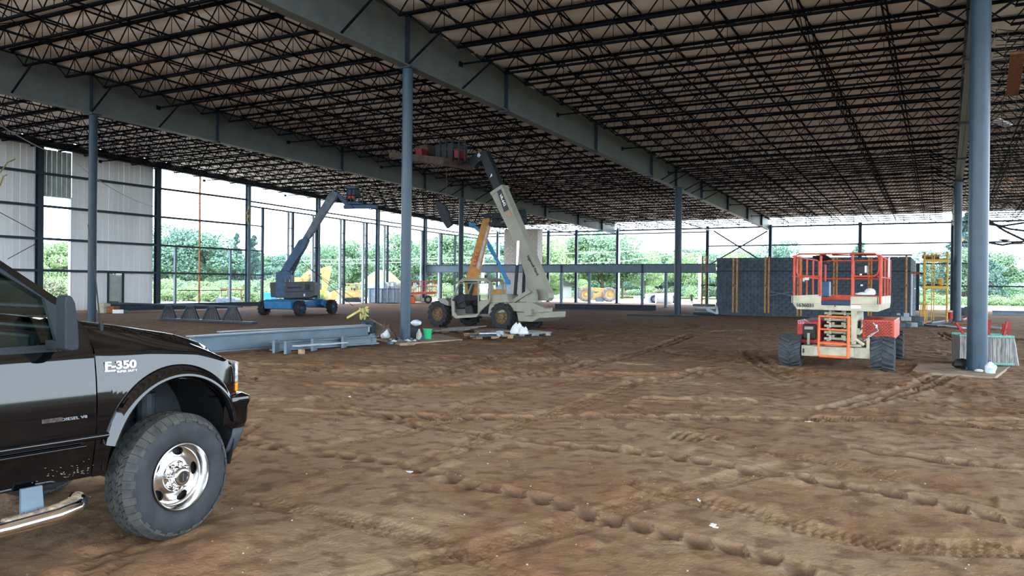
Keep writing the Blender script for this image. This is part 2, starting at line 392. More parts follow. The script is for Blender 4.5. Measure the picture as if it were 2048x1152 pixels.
def noi(sc, det=5):
    q = nd('ShaderNodeTexNoise', Scale=sc, Detail=det); n.links.new(g_.outputs['Position'], q.inputs['Vector']); return q.outputs[0]
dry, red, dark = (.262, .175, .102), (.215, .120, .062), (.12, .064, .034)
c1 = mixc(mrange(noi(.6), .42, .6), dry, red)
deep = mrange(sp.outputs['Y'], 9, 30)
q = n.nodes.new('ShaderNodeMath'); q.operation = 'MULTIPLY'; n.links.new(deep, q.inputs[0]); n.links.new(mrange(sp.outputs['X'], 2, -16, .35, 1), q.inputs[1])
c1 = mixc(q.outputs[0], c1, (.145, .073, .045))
c1 = mixc(mrange(noi(4.5, 10), .5, .62, 0, .7), c1, dark)
c1 = mixc(mrange(noi(45, 3), .68, .74, 0, .5), c1, (.6, .52, .42))
aa_ = nd('ShaderNodeAttribute'); aa_.attribute_name = 'dent_shade'; c1 = mixc(mrange(aa_.outputs['Fac'], .1, .9, 0, .95), c1, (.125, .078, .05))  # shade of the tyre dents painted into the dirt colour by track depth
# beyond the building: pale graded dirt, then field grass
ax_ = mrange(sp.outputs['X'], -43, -45); ay_ = mrange(sp.outputs['Y'], 73.5, 76)
q = n.nodes.new('ShaderNodeMath'); q.operation = 'MAXIMUM'; n.links.new(ax_, q.inputs[0]); n.links.new(ay_, q.inputs[1]); out_ = q.outputs[0]
c1 = mixc(out_, c1, (.55, .46, .38)); c1 = mixc(mrange(sp.outputs['X'], 15.5, 17), c1, (.07, .075, .04))
gx2 = mrange(sp.outputs['X'], -58, -66); gy2 = mrange(sp.outputs['Y'], 92, 100)
q = n.nodes.new('ShaderNodeMath'); q.operation = 'MAXIMUM'; n.links.new(gx2, q.inputs[0]); n.links.new(gy2, q.inputs[1])
q2 = n.nodes.new('ShaderNodeMath'); q2.operation = 'MULTIPLY'; n.links.new(q.outputs[0], q2.inputs[0]); n.links.new(mrange(noi(.15, 4), .3, .42), q2.inputs[1])
c1 = mixc(q2.outputs[0], c1, mixc(mrange(noi(.4), .4, .6), (.15, .21, .07), (.24, .25, .10)))
n.links.new(c1, b.inputs['Base Color']); b.inputs['Roughness'].default_value = .95; b.inputs['Specular IOR Level'].default_value = .15
b0 = nd('ShaderNodeBump', Strength=1.0, Distance=.22); n.links.new(noi(2.2, 6), b0.inputs['Height']); n.links.new(mrange(sp.outputs['Y'], 9, 22, .05, 1), b0.inputs['Strength'])
bu = nd('ShaderNodeBump', Strength=.6, Distance=.035); n.links.new(noi(9, 12), bu.inputs['Height']); n.links.new(b0.outputs[0], bu.inputs['Normal'])
b2 = nd('ShaderNodeBump', Strength=.7, Distance=.012); n.links.new(noi(38, 8), b2.inputs['Height']); n.links.new(bu.outputs[0], b2.inputs['Normal']); n.links.new(b2.outputs[0], b.inputs['Normal'])
at_ = me.attributes.new('dent_shade', 'FLOAT', 'POINT'); at_.data.foreach_set('value', TD)
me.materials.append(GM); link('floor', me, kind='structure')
def gh(x, y):
    i = int(np.argmin(np.abs(AX-x))); j = int(np.argmin(np.abs(AY-y))); return float(gz[j*nx+i])
# ================================================================ roof
def RZ(y): return 9.38-.030*(y-18.8)
X0, X1, X2, X3, X4 = -42.6, -28.2, -13.75, .6, 15.0
YB, YE = -9.0, 72.6
JS = 1.46
m_ceil = mat('white vinyl insulation facing', (.90, .87, .84), .55, 0, .05, 1.0, .35, 3, stretch=(1, .3, 1))
rows = []
ys = []
y = 18.8-JS*19
while y < YE:
    for t in (0, .12, .3, .5, .7, .88): ys.append((y+JS*t, math.sin(PI*t)**.8*.15))
    y += JS
ys.append((YE, 0))
xs = np.arange(X0, X4+.1, 1.2)
for (yy, sag) in ys: rows.append([(x_, yy, RZ(yy)+.15-sag*(1+.5*math.sin(x_*2.1+yy*3)) ) for x_ in xs])
MB().grid(rows).build('ceiling', m_ceil, smooth=True, kind='structure', fix=False)
MB().hexa([(X0, YB, RZ(YB)+.2), (X4, YB, RZ(YB)+.2), (X4, YE, RZ(YE)+.2), (X0, YE, RZ(YE)+.2), (X0, YB, RZ(YB)+.3), (X4, YB, RZ(YB)+.3), (X4, YE, RZ(YE)+.3), (X0, YE, RZ(YE)+.3)]).build('roof_deck', m_panel2, kind='structure')
# joists: one prototype mesh per part, copied bay by bay
JL = 14.3
tcm = MB()
for dy in (-.035, .035): tcm.bar((0, dy, -.03), (JL, dy, -.03), .06, .065)
for x_ in (0.06, JL-.06): tcm.box((x_, 0, -.07), (.14, .14, .09))
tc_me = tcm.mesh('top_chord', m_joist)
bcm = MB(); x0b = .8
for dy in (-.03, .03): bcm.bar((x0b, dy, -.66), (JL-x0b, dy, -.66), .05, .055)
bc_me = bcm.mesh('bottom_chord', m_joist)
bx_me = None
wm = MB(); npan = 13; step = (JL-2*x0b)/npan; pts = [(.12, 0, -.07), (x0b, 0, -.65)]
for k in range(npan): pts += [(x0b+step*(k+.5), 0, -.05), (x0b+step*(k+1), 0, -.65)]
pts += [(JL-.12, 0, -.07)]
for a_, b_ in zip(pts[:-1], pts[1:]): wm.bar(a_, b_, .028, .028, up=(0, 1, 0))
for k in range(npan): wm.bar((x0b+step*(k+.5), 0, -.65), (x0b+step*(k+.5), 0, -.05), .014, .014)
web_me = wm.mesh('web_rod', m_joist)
xm = MB(); xm.bar((.02, 0, -.66), (x0b, 0, -.66), .05, .05); xm.box((.02, 0, -.66), (.02, .2, .16)); ext_me = xm.mesh('bottom_chord_extension', m_joist)
bays = ((X0, 'open-web roof joists over the bay by the left wall'), (X1, 'open-web roof joists over the second bay from the left wall'), (X2, 'open-web roof joists over the bay with the scissor lift'), (X3, 'open-web roof joists right of the nearest blue column'))
labs = ('slender dark steel open-web joist spanning from the left wall to the far girder', 'slender dark steel open-web joist spanning between the two long grey girders',
        'slender dark steel open-web joist spanning from the long near girder to the right-hand column line', 'slender dark steel open-web joist above the debris net at the right edge')
for bi, (bx, grp) in enumerate(bays):
    ymin = (11.0, 11.0, 14.0, 18.0)[bi]
    k = -8
    while True:
        yj = 18.8+JS*k; k += 1
        if yj > 71.5: break
        if yj < ymin: continue
        r = thing('roof_joist', labs[bi], 'joist', (bx+.05, yj, RZ(yj)+.08), 0, grp)
        link('top_chord', tc_me, r); link('bottom_chord', bc_me, r); link('web_rod', web_me, r)
        if (k+2) % 5 == 0: link('bottom_chord_extension', ext_me, r)
# bridging lines along Y, top and bottom chords
for bi in range(4):
    xa = (X0, X1, X2, X3)[bi]; ymin = (11.0, 11.0, 14.0, 18.0)[bi]
    for k in range(1, 7):
        if bi == 3 and k > 3: continue
        x_ = xa+.05+JL*k/7; m = MB(); 
        for dz in (-.0, -.63): m.bar((x_, ymin, RZ(ymin)+dz), (x_, 71.3, RZ(71.3)+dz), .045, .045)
        kk = 0
        yy = 18.8+JS*math.ceil((ymin-18.8)/JS)
        while yy+JS < 71.4:
            if k in (2, 5): m.bar((x_, yy, RZ(yy)), (x_, yy+JS, RZ(yy+JS)-.62), .022).bar((x_, yy, RZ(yy)-.62), (x_, yy+JS, RZ(yy+JS)), .022)
            yy += JS
        m.build('joist_bridging', m_joist, label=('thin dark bridging line tying the joists of the left wall bay', 'thin dark bridging line tying the joists between the two long girders', 'thin dark bridging line tying the joists above the scissor lift', 'thin dark bridging line tying the joists right of the nearest blue column')[bi], cat='bridging', group='bridging lines, bay %s' % ('by the left wall', 'between the girders', 'over the scissor lift', 'at the right')[bi], fix=False)
# girders
def GB(y): return 7.93-.0215*(y-18.8)
def girder(X, y0, label, mt):
    t = thing('roof_girder', label, 'girder', (X, y0, 0))
    y1 = 73.0; fw = .34
    def strip(za, zb, x0_, x1_):
        m = MB(); n_ = 40
        for i in range(n_):
            a_ = y0+(y1-y0)*i/n_; b_ = y0+(y1-y0)*(i+1)/n_
            m.hexa([(X+x0_, a_, za(a_)), (X+x1_, a_, za(a_)), (X+x1_, b_, za(b_)), (X+x0_, b_, za(b_)), (X+x0_, a_, zb(a_)), (X+x1_, a_, zb(a_)), (X+x1_, b_, zb(b_)), (X+x0_, b_, zb(b_))])
        return m
    top = lambda y: RZ(y)+.0
    strip(GB, top, -.012, .012).build('web_plate', mt, t)
    strip(lambda y: top(y)-.03, top, -fw/2, fw/2).build('top_flange', mt, t)
    strip(lambda y: GB(y), lambda y: GB(y)+.035, -fw/2, fw/2).build('bottom_flange', mt, t)
    for ys_ in (y0+.1, 12.0, 18.8, 18.8+5.9, 18.8+5.9*2.4, 18.8+5.9*3.7, 45.0, 50.5, 57.5, 64, 69.5):
        if ys_ < y0: continue
        MB().box((X, ys_, (GB(ys_)+top(ys_))/2), (fw-.02, .03, top(ys_)-GB(ys_)-.05)).build('stiffener', m_dstl, t)
        if abs(ys_-18.8) > 1 and ys_ not in (45.0,): MB().box((X, ys_, GB(ys_)), (fw+.02, .16, .09)).build('splice_plate', m_dstl, t)
    for yb in (18.8-2*JS, 18.8, 18.8+JS*2, 18.8+JS*16, 18.8+JS*17, 18.8+JS*19, 18.8+JS*20, 18.8+JS*22):
        if yb < y0: continue
        for sg in (-1, 1):
            m = MB().bar((X+sg*1.25, yb, RZ(yb)-.6), (X+sg*.12, yb, GB(yb)+.05), .05, .05); m.build('knee_brace', m_joist, t)
    return t
girder(X2, 9.5, 'long grey plate girder running over the central round blue post to the far wall', m_girder)
girder(X1, 9.5, 'long dark grey girder on the second column line, left half of the roof', m_girder)
girder(X3, 9.5, 'grey girder seen nearly end-on above the big blue column at right', m_girder)
# columns
def rcol(X, Y, r, z1, label, m=m_col, r_base=True):
    t = thing('steel_column', label, 'column', (X, Y, 0))
    MB().lathe((X, Y, -.3), (0, 0, 1), [(0, r), (z1+.3, r)], 40, True).build('shaft', m, t, smooth=True)
    MB().box((X, Y, .012), (r*2+.18, r*2+.18, .03)).build('base_plate', m_dstl, t)
    MB().box((X, Y, z1-.02), (r*2+.1, r*2+.1, .05)).build('cap_plate', m_dstl, t)
    if r_base:
        for a_ in (45, 135, 225, 315):
            q_ = r*1.05+.075; MB().lathe((X+q_*math.cos(math.radians(a_)), Y+q_*math.sin(math.radians(a_)), .02), (0, 0, 1), [(0, .022), (.05, .022), (.06, .01)], 6, True).build('anchor_bolt', m_dstl, t)
    return t
c_ = G(1953, 741); rcol(X3, c_.y, .187, GB(c_.y), 'thick round blue steel column at right with a water jug at its foot')
c_ = G(1914, 643); rcol(X3-.02, c_.y, .19, GB(c_.y), 'round blue steel column just behind the thickest one at right')
rcol(X2, 18.95, .15, GB(18.9), 'round blue steel post in the picture centre beside the green bucket')
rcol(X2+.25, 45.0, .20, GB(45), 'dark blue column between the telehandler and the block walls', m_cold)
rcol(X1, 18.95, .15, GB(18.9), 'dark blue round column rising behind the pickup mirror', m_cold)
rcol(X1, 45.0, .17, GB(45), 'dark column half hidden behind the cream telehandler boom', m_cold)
# ================================================================ left wall
def lz(y): return RZ(y)-.32
ea = thing('eave_beam', 'dark steel eave beam running along the top of the left wall', 'beam', (X0, 10, 0))
MB().ibeam((X0, 9.5, lz(9.5)+.2), (X0, 73, lz(73)+.2), .42, .3).build('beam', m_dstl, ea)
def wcol(Y, label, w=.28, m=m_steel, X=X0, z1=None, base=-.1):
    t = thing('frame_column', label, 'column', (X, Y, 0)); z1 = z1 or lz(Y)
    MB().box((X-.12, Y, (z1+base)/2), (.03, w, z1-base)).build('flange', m, t)
    MB().box((X+.12, Y, (z1+base)/2), (.03, w, z1-base)).build('flange', m, t)
    MB().box((X, Y, (z1+base)/2), (.24, .02, z1-base)).build('web_plate', m_dstl, t)
    MB().box((X, Y, .02), (.4, .4, .04)).build('base_plate', m_dstl, t); return t
wcol(25.6, 'dark wall column just left of the bright wall opening, left edge of the photo', .3, m_dstl)
wcol(32.9, 'dark wall column where the white panelled wall stops and the open frame begins', .3, m_dstl)
wcol(40.15, 'wall column one bay right of the end of the white panelled wall', .28)
wcol(47.2, 'wall column directly behind the blue boom lift boom', .28)
wcol(54.6, 'wall column left of the central round blue post, in front of the grey dumpster', .28)
wcol(61.7, 'wall column just right of the central round blue post', .28)
wcol(67.9, 'wall column behind the front wheel of the cream telehandler, near the far corner', .24)
# girts
def girt(a_, b_, label, w=.09, h=.11, m=m_dstl, grp=None):
    MB().bar(a_, b_, w, h).build('steel_girt', m, label=label, cat='girt', group=grp)
for gz_ in (2.2, 3.9, 5.65, 7.4):
    nm = {2.2: 'lowest', 3.9: 'second', 5.65: 'third', 7.4: 'highest'}[gz_]
    girt((X0+.1, 10, gz_), (X0+.1, 32.9, gz_), '%s dark steel girt across the white panels of the left wall' % nm, .12, .13)
    girt((X0, 32.9, gz_), (X0, 40.1, gz_), '%s thin girt in the open wall bay next to the white panels' % nm, .11, .12)
for gz_ in (2.2, 3.9, 5.65):
    girt((X0, 40.1, gz_), (X0, 41.5, gz_), 'short girt at height %s in the narrow gap left of the tall framed openings' % {2.2: 'knee', 3.9: 'chest', 5.65: 'top'}[gz_], .07, .08)
girt((X0, 34.4, 1.12), (X0, 38.3, 1.12), 'short low rail between two light posts in the open bay next to the panels', .06, .05)
girt((X0, 40.1, 7.32), (X0, 73, 6.75), 'upper of the two thin header rails above the tall framed openings', .1, .1)
girt((X0, 40.1, 6.98), (X0, 73, 6.42), 'lower of the two thin header rails above the tall framed openings', .1, .1)
def post(Y, z1, label, m, w=.16, X=X0):
    MB().box((X, Y, z1/2), (.14, w, z1)).build('framing_stud', m, label=label, cat='post', group=None)
post(34.2, 3.85, 'short light steel post just right of the white panels end column', m_steel, .13)
post(38.6, 3.85, 'short light steel post with a yellow tie at its head', m_steel, .13)
post(36.05, 8.6, 'thin rusty full-height rod post in the open bay beside the panels', m_rust, .05)
hd = lambda y: 6.98-.017*(y-40.1)
m_lst = mat('pale grey stud', (.38, .44, .50), .5, 0, .06)
prs = [(41.5, None), (44.48, 43.96), (47.0, 46.6), (50.26, 49.78), (53.11, 52.65), (55.98, 55.49), (61.3, 61.05), (64.45, 64.02), (66.86, None)]
ordn = ('first', 'second', 'third', 'fourth', 'fifth', 'sixth', 'seventh', 'eighth', 'ninth')
for i, (yd, yl) in enumerate(prs):
    t = thing('opening_jamb', '%s door jamb frame from the left along the open framed part of the left wall' % ordn[i], 'door frame', (X0, yd, 0))
    MB().box((X0, yd, hd(yd)/2), (.14, .17, hd(yd))).build('stud', m_dstl, t)
    if yl:
        MB().box((X0+.02, yl, hd(yl)/2), (.14, .2, hd(yl))).build('stud', m_lst, t, label='lighter grey stud of the pair')
        for z_ in (1.6, 3.0, 4.4, 5.7): MB().box((X0, (yd+yl)/2, z_), (.05, abs(yd-yl), .06)).build('spacer', m_dstl, t)
    else: MB().box((X0, yd-.1, 2.0), (.05, .1, .05)).build('spacer', m_dstl, t)
# panels of the left wall: each sheet a piece, with the tall opening left out
wl = bpy.data.objects.new('wall_left', None); COL.objects.link(wl); setp(wl, kind='structure')
XP = X0-.2
def sheet(y0, y1, z0, z1, m=m_panel):
    w = MB(); w.box((XP, (y0+y1)/2, (z0+z1)/2), (.05, y1-y0-.015, z1-z0))
    for k in range(1, 3): w.box((XP+.03, y0+(y1-y0)*k/3, (z0+z1)/2), (.02, .03, z1-z0))
    w.build('panel', m, wl)
zs_ = (-.1, 2.2, 3.9, 5.65, 7.4)
y_ = 9.5
def sheets(y0, y1, zb=None):
    n_ = max(1, round((y1-y0)/1.05))
    for k in range(n_):
        a_ = y0+(y1-y0)*k/n_; b_ = y0+(y1-y0)*(k+1)/n_
        for j in range(5):
            z0 = zs_[j]; z1 = zs_[j+1] if j < 4 else lz((a_+b_)/2)+.1
            if zb and z1 <= zb: continue
            sheet(a_, b_, max(z0, zb or -9), z1)
sheets(9.5, 25.75); sheets(27.5, 29.75)
for z0, z1 in ((-.1, 2.2), (2.2, 3.9), (3.9, 5.65), (5.65, 7.4), (7.4, 8.75)):
    if z0 > 2: sheet(29.75, 30.7, z0, z1); sheet(30.7, 31.8, z0, z1)
    sheet(31.8, 32.7, z0, z1) if z0 > -5 else None
    if z0 < 0: sheet(30.7, 31.8, z0, z1)
for k in range(6):
    a_ = 25.8+.28*k; MB().box((XP, a_+.14, 7.5), (.04, .26, 2.5)).box((XP+.04, a_+.14, 7.5), (.04, .08, 2.5)).build('ribbed_sheet', m_panel2, wl)
dr = bpy.data.objects.new('door_1', None); COL.objects.link(dr); setp(dr, kind='structure')
MB().box((XP, 30.2, 1.03), (.05, .85, 2.1)).build('door_leaf', m_panel2, dr)
MB().box((XP+.05, 29.72, 1.05), (.1, .1, 2.2)).box((XP+.05, 30.68, 1.05), (.1, .1, 2.2)).box((XP+.05, 30.2, 2.13), (.1, 1.0, .08)).build('door_frame', m_dstl, dr)
MB().box((XP+.06, 30.4, 2.0), (.05, .3, .05)).build('door_closer', m_white, dr)
MB().box((XP-.1, 26.63, 6.25), (.25, 1.8, .06)).box((XP-.1, 25.75, 3.1), (.25, .06, 6.3)).box((XP-.1, 27.5, 3.1), (.25, .06, 6.3)).build('trim_1', m_lst, kind='structure')
# cross bracing rods and cables of the left wall
def cable(a_, b_, label, r=.012, m=m_dstl, cat='cable', sag=0.0, grp=None):
    a_, b_ = Vector(a_), Vector(b_); n_ = 9 if sag else 2
    pts = [a_.lerp(b_, i/(n_-1))-Vector((0, 0, sag*4*(i/(n_-1))*(1-i/(n_-1)))) for i in range(n_)]
    MB().tube(pts, r, 5).build('brace_cable', m, label=label, cat=cat, group=grp)
cable(P(0, 425, X=X0+.3), P(78, 467, X=X0+.3), 'thin brace rod sloping down to the wall column at the far left edge', .02)
cable(P(15, 518, X=X0+.3), P(78, 484, X=X0+.3), 'thin brace rod rising to the wall column at the far left edge', .02)
cable(P(560, 500, X=X0+1), G(726, 608), 'long guy cable from the light post down behind the blue boom lift, upper one', .02)
cable(P(590, 510, X=X0+1), G(706, 612), 'long guy cable from the light post down behind the blue boom lift, lower one', .02)
cable(P(150, 325, X=-38), P(307, 413, X=-42), 'twisted guy cable with clamps hanging across the white panels', .022, m_lst, sag=.3)
cable(P(0, 250, X=-36), P(95, 302, X=-41), 'pale rope hanging under the joists at the upper left', .03, m_lst, sag=.05)
# ================================================================ end wall (far)
YW = 73.0
def ecol(px, label, X=None, w=.22, m=m_steel, z1=None, Y=YW):
    X = X if X is not None else P(px, 500, Y=Y).x; wcol(Y, label, w, m, X, z1 or RZ(Y)-.5)
ecol(996, 'pale end wall column left of the tall tan shaft', w=.35, m=m_lst)
ecol(1097, 'slim end wall column just right of the tall tan shaft', w=.25)
ecol(1153, 'second slim end wall column right of the tall tan shaft', w=.25)
ecol(1236, 'wide pale end wall column under the far end of the left girder', w=.5, m=m_lst)
ecol(1415, 'end wall column at the left side of the crossed bracing', w=.22)
ecol(1541, 'wide end wall column under the far end of the near girder, right of the crossed bracing', w=.5)
ecol(1720, 'thin end wall post above the scissor lift platform', w=.1, m=m_dstl)
ecol(1905, 'grey end wall column seen just left of the second thick blue column', w=.35)
ecol(1836, 'short dark post right of the block wall end', w=.12, z1=3.7, Y=70)
for (a_, b_, z_, l_) in ((-19.2, 6, 5.42, 'upper girt of the open end wall above the block walls'), (.6, 15, 1.95, 'low girt of the open end wall at the right edge'), (-3, 2.2, 3.75, 'middle girt of the end wall behind the yellow scaffold'), (-42.6, 15, 7.05, 'long eave strut along the top of the open end wall'), (-42.6, -19, 6.72, 'thin header rail across the left half of the end wall')):
    girt((a_, YW, z_), (b_, YW, z_), l_, .1, .14 if z_ > 7 else .11)
girt((-3.5, YW, 2.0), (.4, YW, 2.0), 'low girt between the block wall end and the second thick column', .08, .09)
xa_, xb_ = P(1420, 457, Y=YW), P(1541, 520, Y=YW); cable(P(1428, 462, Y=YW), P(1560, 545, Y=YW), 'diagonal end wall brace falling to the right, one arm of the cross', .07, m_dstl, 'brace')
cable(P(1535, 462, Y=YW), P(1418, 530, Y=YW), 'diagonal end wall brace rising to the right, other arm of the cross', .07, m_dstl, 'brace')
cable(P(1380, 449, Y=YW-6), P(1422, 462, Y=YW), 'short sloping strut at the head of the crossed bracing column', .06, m_steel, 'brace')
cable(P(1100, 458, Y=YW-4), P(1150, 468, Y=YW), 'short sloping strut under the roof right of the tan shaft', .06, m_steel, 'brace')
for k, x_ in enumerate(np.arange(-41, 14, 1.9)):
    MB().bar((x_, YW-1.2, RZ(YW)-.5), (x_+.45, YW+.1, RZ(YW)-.62), .05).bar((x_, YW, 7.1), (x_, YW, RZ(YW)-.05), .05).build('eave_outrigger', m_dstl, label='small dark outrigger strut between last joist and end wall eave strut', cat='brace', group='eave outriggers along the end wall')
# tan shaft with block courses
sh = thing('block_shaft', 'tall tan block shaft behind the cream telehandler boom', 'wall', (P(1041, 600, Y=71).x, 71, 0))
xa_, xb_ = P(1008, 500, Y=71).x, P(1075, 500, Y=71).x; zt_ = P(1040, 458, Y=71).z
m_shaft = mat('tan block', (.36, .33, .30), .85, 0, .08, 4)
MB().box(((xa_+xb_)/2, 71.6, zt_/2), (xb_-xa_-.04, 1.1, zt_-.02)).build('core', mat('tan mortar', (.29, .27, .245), .9), sh)
bm_ = MB(); ch = .25; k = 0; z_ = 0
while z_ < zt_-.1:
    x_ = xa_-(.25 if k % 2 else 0)
    while x_ < xb_-.02:
        a2, b2 = max(x_, xa_), min(x_+.5, xb_)
        if b2-a2 > .05: bm_.box(((a2+b2)/2, 71.03, z_+ch/2), (b2-a2-.015, .1, ch-.015))
        x_ += .5
    z_ += ch; k += 1
bm_.build('block_courses', m_shaft, sh, kind='stuff')
# mezzanine edge
YM = 62.0
mz = thing('mezzanine_beam', 'deep dark blue edge beam crossing the building in front of the end wall', 'beam', (-30, YM, 0))
xr_ = P(1432, 530, Y=YM).x
MB().box(((X0+xr_)/2, YM, 3.12), (xr_-X0, .05, .68)).build('web_plate', m_steel, mz)
MB().box(((X0+xr_)/2, YM, 3.46), (xr_-X0, .35, .05)).build('top_flange', m_dstl, mz)
MB().box(((X0+xr_)/2, YM, 2.79), (xr_-X0, .35, .04)).build('bottom_flange', m_dstl, mz)
for px in (1123, 1285): MB().box((P(px, 540, Y=YM).x, YM-.06, 3.12), (.1, .1, .66)).build('stiffener', m_dstl, mz)
for k, (px, l_) in enumerate(((978, 'behind the cream telehandler cab'), (1123, 'first right of the telehandler boom'), (1179, 'second right of the telehandler boom'), (1285, 'third right of the telehandler boom'), (1332, 'fourth right of the telehandler boom'))):
    x_ = P(px, 560, Y=YM).x; t = thing('mezzanine_post', 'slim blue grey post under the deep edge beam, '+l_, 'column', (x_, YM, 0))
    MB().box((x_, YM, 1.38), (.2, .2, 2.8)).build('shaft', m_steel, t); MB().box((x_, YM, .03), (.36, .36, .04)).build('base_plate', m_dstl, t)
# ================================================================ pickup truck
def build_truck():
    P0 = P(345, 960, D=5.1); F = Fr((P0.x, P0.y), 84.5)
    T = thing('pickup_truck', 'black four-door pickup truck parked at the left edge, big chrome wheel in the dirt', 'truck', F.o, 84.5)
    I = np.interp
    def sw(w): return float(I(w, [.45, .6, .75, .95, 1.1, 1.22, 1.27, 1.95], [-.075, -.04, -.006, 0, -.012, -.032, -.055, -.24]))
    def zt(u): return float(I(u, [-.56, -.16, .19, .34, .45, .53, .6], [1.385, 1.325, 1.262, 1.205, 1.14, 1.08, 1.01]))
    def wc(u): return min(float(I(u, [-1, -.16, .19, .42, .513, .6], [1.22, 1.218, 1.192, 1.135, 1.065, .99])), zt(u)-.012)
    def wb(u):
        if u < -.40: return .50
        t = 1-((u-.03)/.43)**2; w = .57+.47*math.sqrt(max(0, t))
        return max(w, .885) if u > .2 else max(w, .50)
    def nose(u, s): return s - (.11*((u-.33)/.25)**2 if u > .33 else 0)
    th = np.linspace(PI, .7, 26)
    us = [-.487, -.46, -.43, -.405] + [.03+.43*math.cos(t) for t in th if .03+.43*math.cos(t) > -.4] + [.39, .43, .47, .505, .53]
    def side_rows(us, wbf, mirror=False):
        rows = []
        for u in us:
            b, c, z = wbf(u), wc(u), zt(u); r = []
            for k in range(11):
                w = b+(c-b)*k/10; r.append((w, sw(w)))
            for k in range(1, 7):
                t = k/6; r.append((c+(z-c)*(t**.8), sw(c)-(.14*t**1.3)))
            row = []
            for (w, s) in r:
                s = nose(u, s); row.append(F.pt(u, -2.0-s if mirror else s, w))
            rows.append(row)
        return rows
    for mr in (False, True):
        MB().grid(side_rows(us, wb, mr)).build('fender', m_paint, T, smooth=True, angle=50)
    # hood
    rows = []
    for u in list(np.linspace(-.60, .5, 16))+[.54, .58, .61]:
        r = []
        for k in range(25):
            a = k/24; s = -.178-(2-.356)*a; x = (s+1)/.822
            up = .045*(1-x**4)+.018*(1-abs(x))+(.02 if abs(abs(x)-.78) < .1 else 0)
            lead = (.24*(1-x*x))*float(smooth(u, .1, .6))
            zz = zt(min(u, .6))-.004+up*(1-.25*float(smooth(u, .4, .61)))
            ue = u+lead; r.append(F.pt(ue, nose(u, s) if s > -1 else s+(s-nose(u, s)), zz))
        rows.append(r)
    MB().grid(rows).build('hood', m_paint, T, smooth=True, angle=50)
    # flare lips
    for sg in (1, -1):
        rows = []
        for t in np.linspace(PI-.2, .28, 40):
            cu, cw = .035, .585; r = []
            for (a, b, s) in ((.425, .462, -.05), (.425, .462, .04), (.433, .471, .056), (.45, .49, .056), (.475, .518, .036), (.494, .54, .01), (.50, .546, -.015)):
                s2 = nose(cu+a*math.cos(t), s); r.append(F.pt(cu+a*math.cos(t), s2 if sg > 0 else -2-s2, cw+b*math.sin(t)))
            rows.append(r)
        MB().grid(rows).build('wheel_flare', m_paint, T, smooth=True, angle=60)
    # wheel housing
    rows = []
    for t in np.linspace(PI+.1, -.35, 24): rows.append([F.pt(.03+.46*math.cos(t), s, .58+.5*math.sin(t)) for s in (-.04, -.25, -.5, -.62)])
    MB().grid(rows).build('wheel_housing', m_black, T, smooth=True)
    m = MB().fbox(F, -.45, .6, -.66, -.62, .5, 1.1); m.fbox(F, -.3, -.16, -.62, -.5, .78, .92); m.fbox(F, -.2, .3, -.62, -.45, .62, .70)
    m.tube([F.pt(.12, -.5, .42), F.pt(.10, -.48, .95)], .035, 10); m.tube([F.pt(.12, -.5, .55), F.pt(.115, -.49, .9)], .06, 12); m.build('suspension', m_grey, T)
    # chassis, floor pan
    m = MB().fbox(F, -4.4, .55, -.55, -.45, .42, .58).fbox(F, -4.4, .55, -1.55, -1.45, .42, .58).fbox(F, -2.55, -.42, -1.9, -.12, .5, .56)
    m.fbox(F, -.08, .08, -1.8, -.2, .34, .46).fbox(F, -4.04, -3.88, -1.8, -.2, .32, .46); m.build('chassis', m_black, T)
    # doors and bed side
    def panel(name, u0, u1, nu=8, mirror=False, top=1.265, bot=.505):
        rows = []
        for u in np.linspace(u0, u1, nu):
            r = []
            for k in range(17):
                w = bot+(top-bot)*k/16; s = sw(w); r.append(F.pt(u, -2-s if mirror else s, w))
            rows.append(r)
        return MB().grid(rows).build(name, m_paint, T, smooth=True, angle=50)
    for mr in (False, True):
        panel('front_door', -1.60, -.495, mirror=mr); panel('rear_door', -2.56, -1.61, mirror=mr)
        panel('bed_side', -3.55, -2.62, mirror=mr, top=1.3); panel('bed_side', -4.65, -4.37, mirror=mr, top=1.3, nu=3); panel('bed_side', -4.37, -3.55, mirror=mr, top=1.3, bot=1.0, nu=3)
    MB().fbox(F, -4.66, -2.6, -1.93, -.07, .62, .66).fbox(F, -4.68, -4.64, -1.95, -.05, .6, 1.3).fbox(F, -2.64, -2.6, -1.95, -.05, .6, 1.32).build('bed', m_paint, T)
    for mr in (0, 1):
        m = MB(); s = -.002 if not mr else -1.998
        for (w0, w1, ue) in ((.728, .768, -.425), (.694, .714, -.56)):
            rows = []
            for u in (-2.55, -1.62, -1.58, -.57, ue): rows.append([F.pt(u, (.022*math.sin(PI*k/8)*((w1-w0)/.04)**.5 if not mr else -2-.022*math.sin(PI*k/8)), w0+(w1-w0)*(1-math.cos(PI*k/8))/2) for k in range(9)])
            m.grid(rows)
        m.build('side_moulding', m_paint, T, smooth=True)
    # dark shut line between fender and door
    MB().fbox(F, -.60, -.47, -.14, -.085, .5, 1.3).build('door_gap', m_black, T)
    # window frames and glass
    OFF = -.12
    def q(x, y, o=OFF): return F.uw(x, y, o)
    ga = q(104, 693); gb = q(89, 597); gc = q(0, 538); sl_ = (gc[1]-gb[1])/(gc[0]-gb[0])
    roofw = 1.86; gtop = (gb[0]+(roofw-gb[1])/sl_, roofw); sill = q(40, 693)[1]
    gl = [(-1.55, sill), (ga[0], sill+.005), gb, gtop, (-1.50, roofw)]
    oa = q(127, 604); ob = q(0, 512); s2 = (ob[1]-oa[1])/(ob[0]-oa[0]); rooft = 1.93; otop = (oa[0]+(rooft-oa[1])/s2, rooft)
    ia = q(121, 617); ib = q(0, 527); s3 = (ib[1]-ia[1])/(ib[0]-ia[0]); itop = (ia[0]+(rooft-.03-ia[1])/s3, rooft-.03)
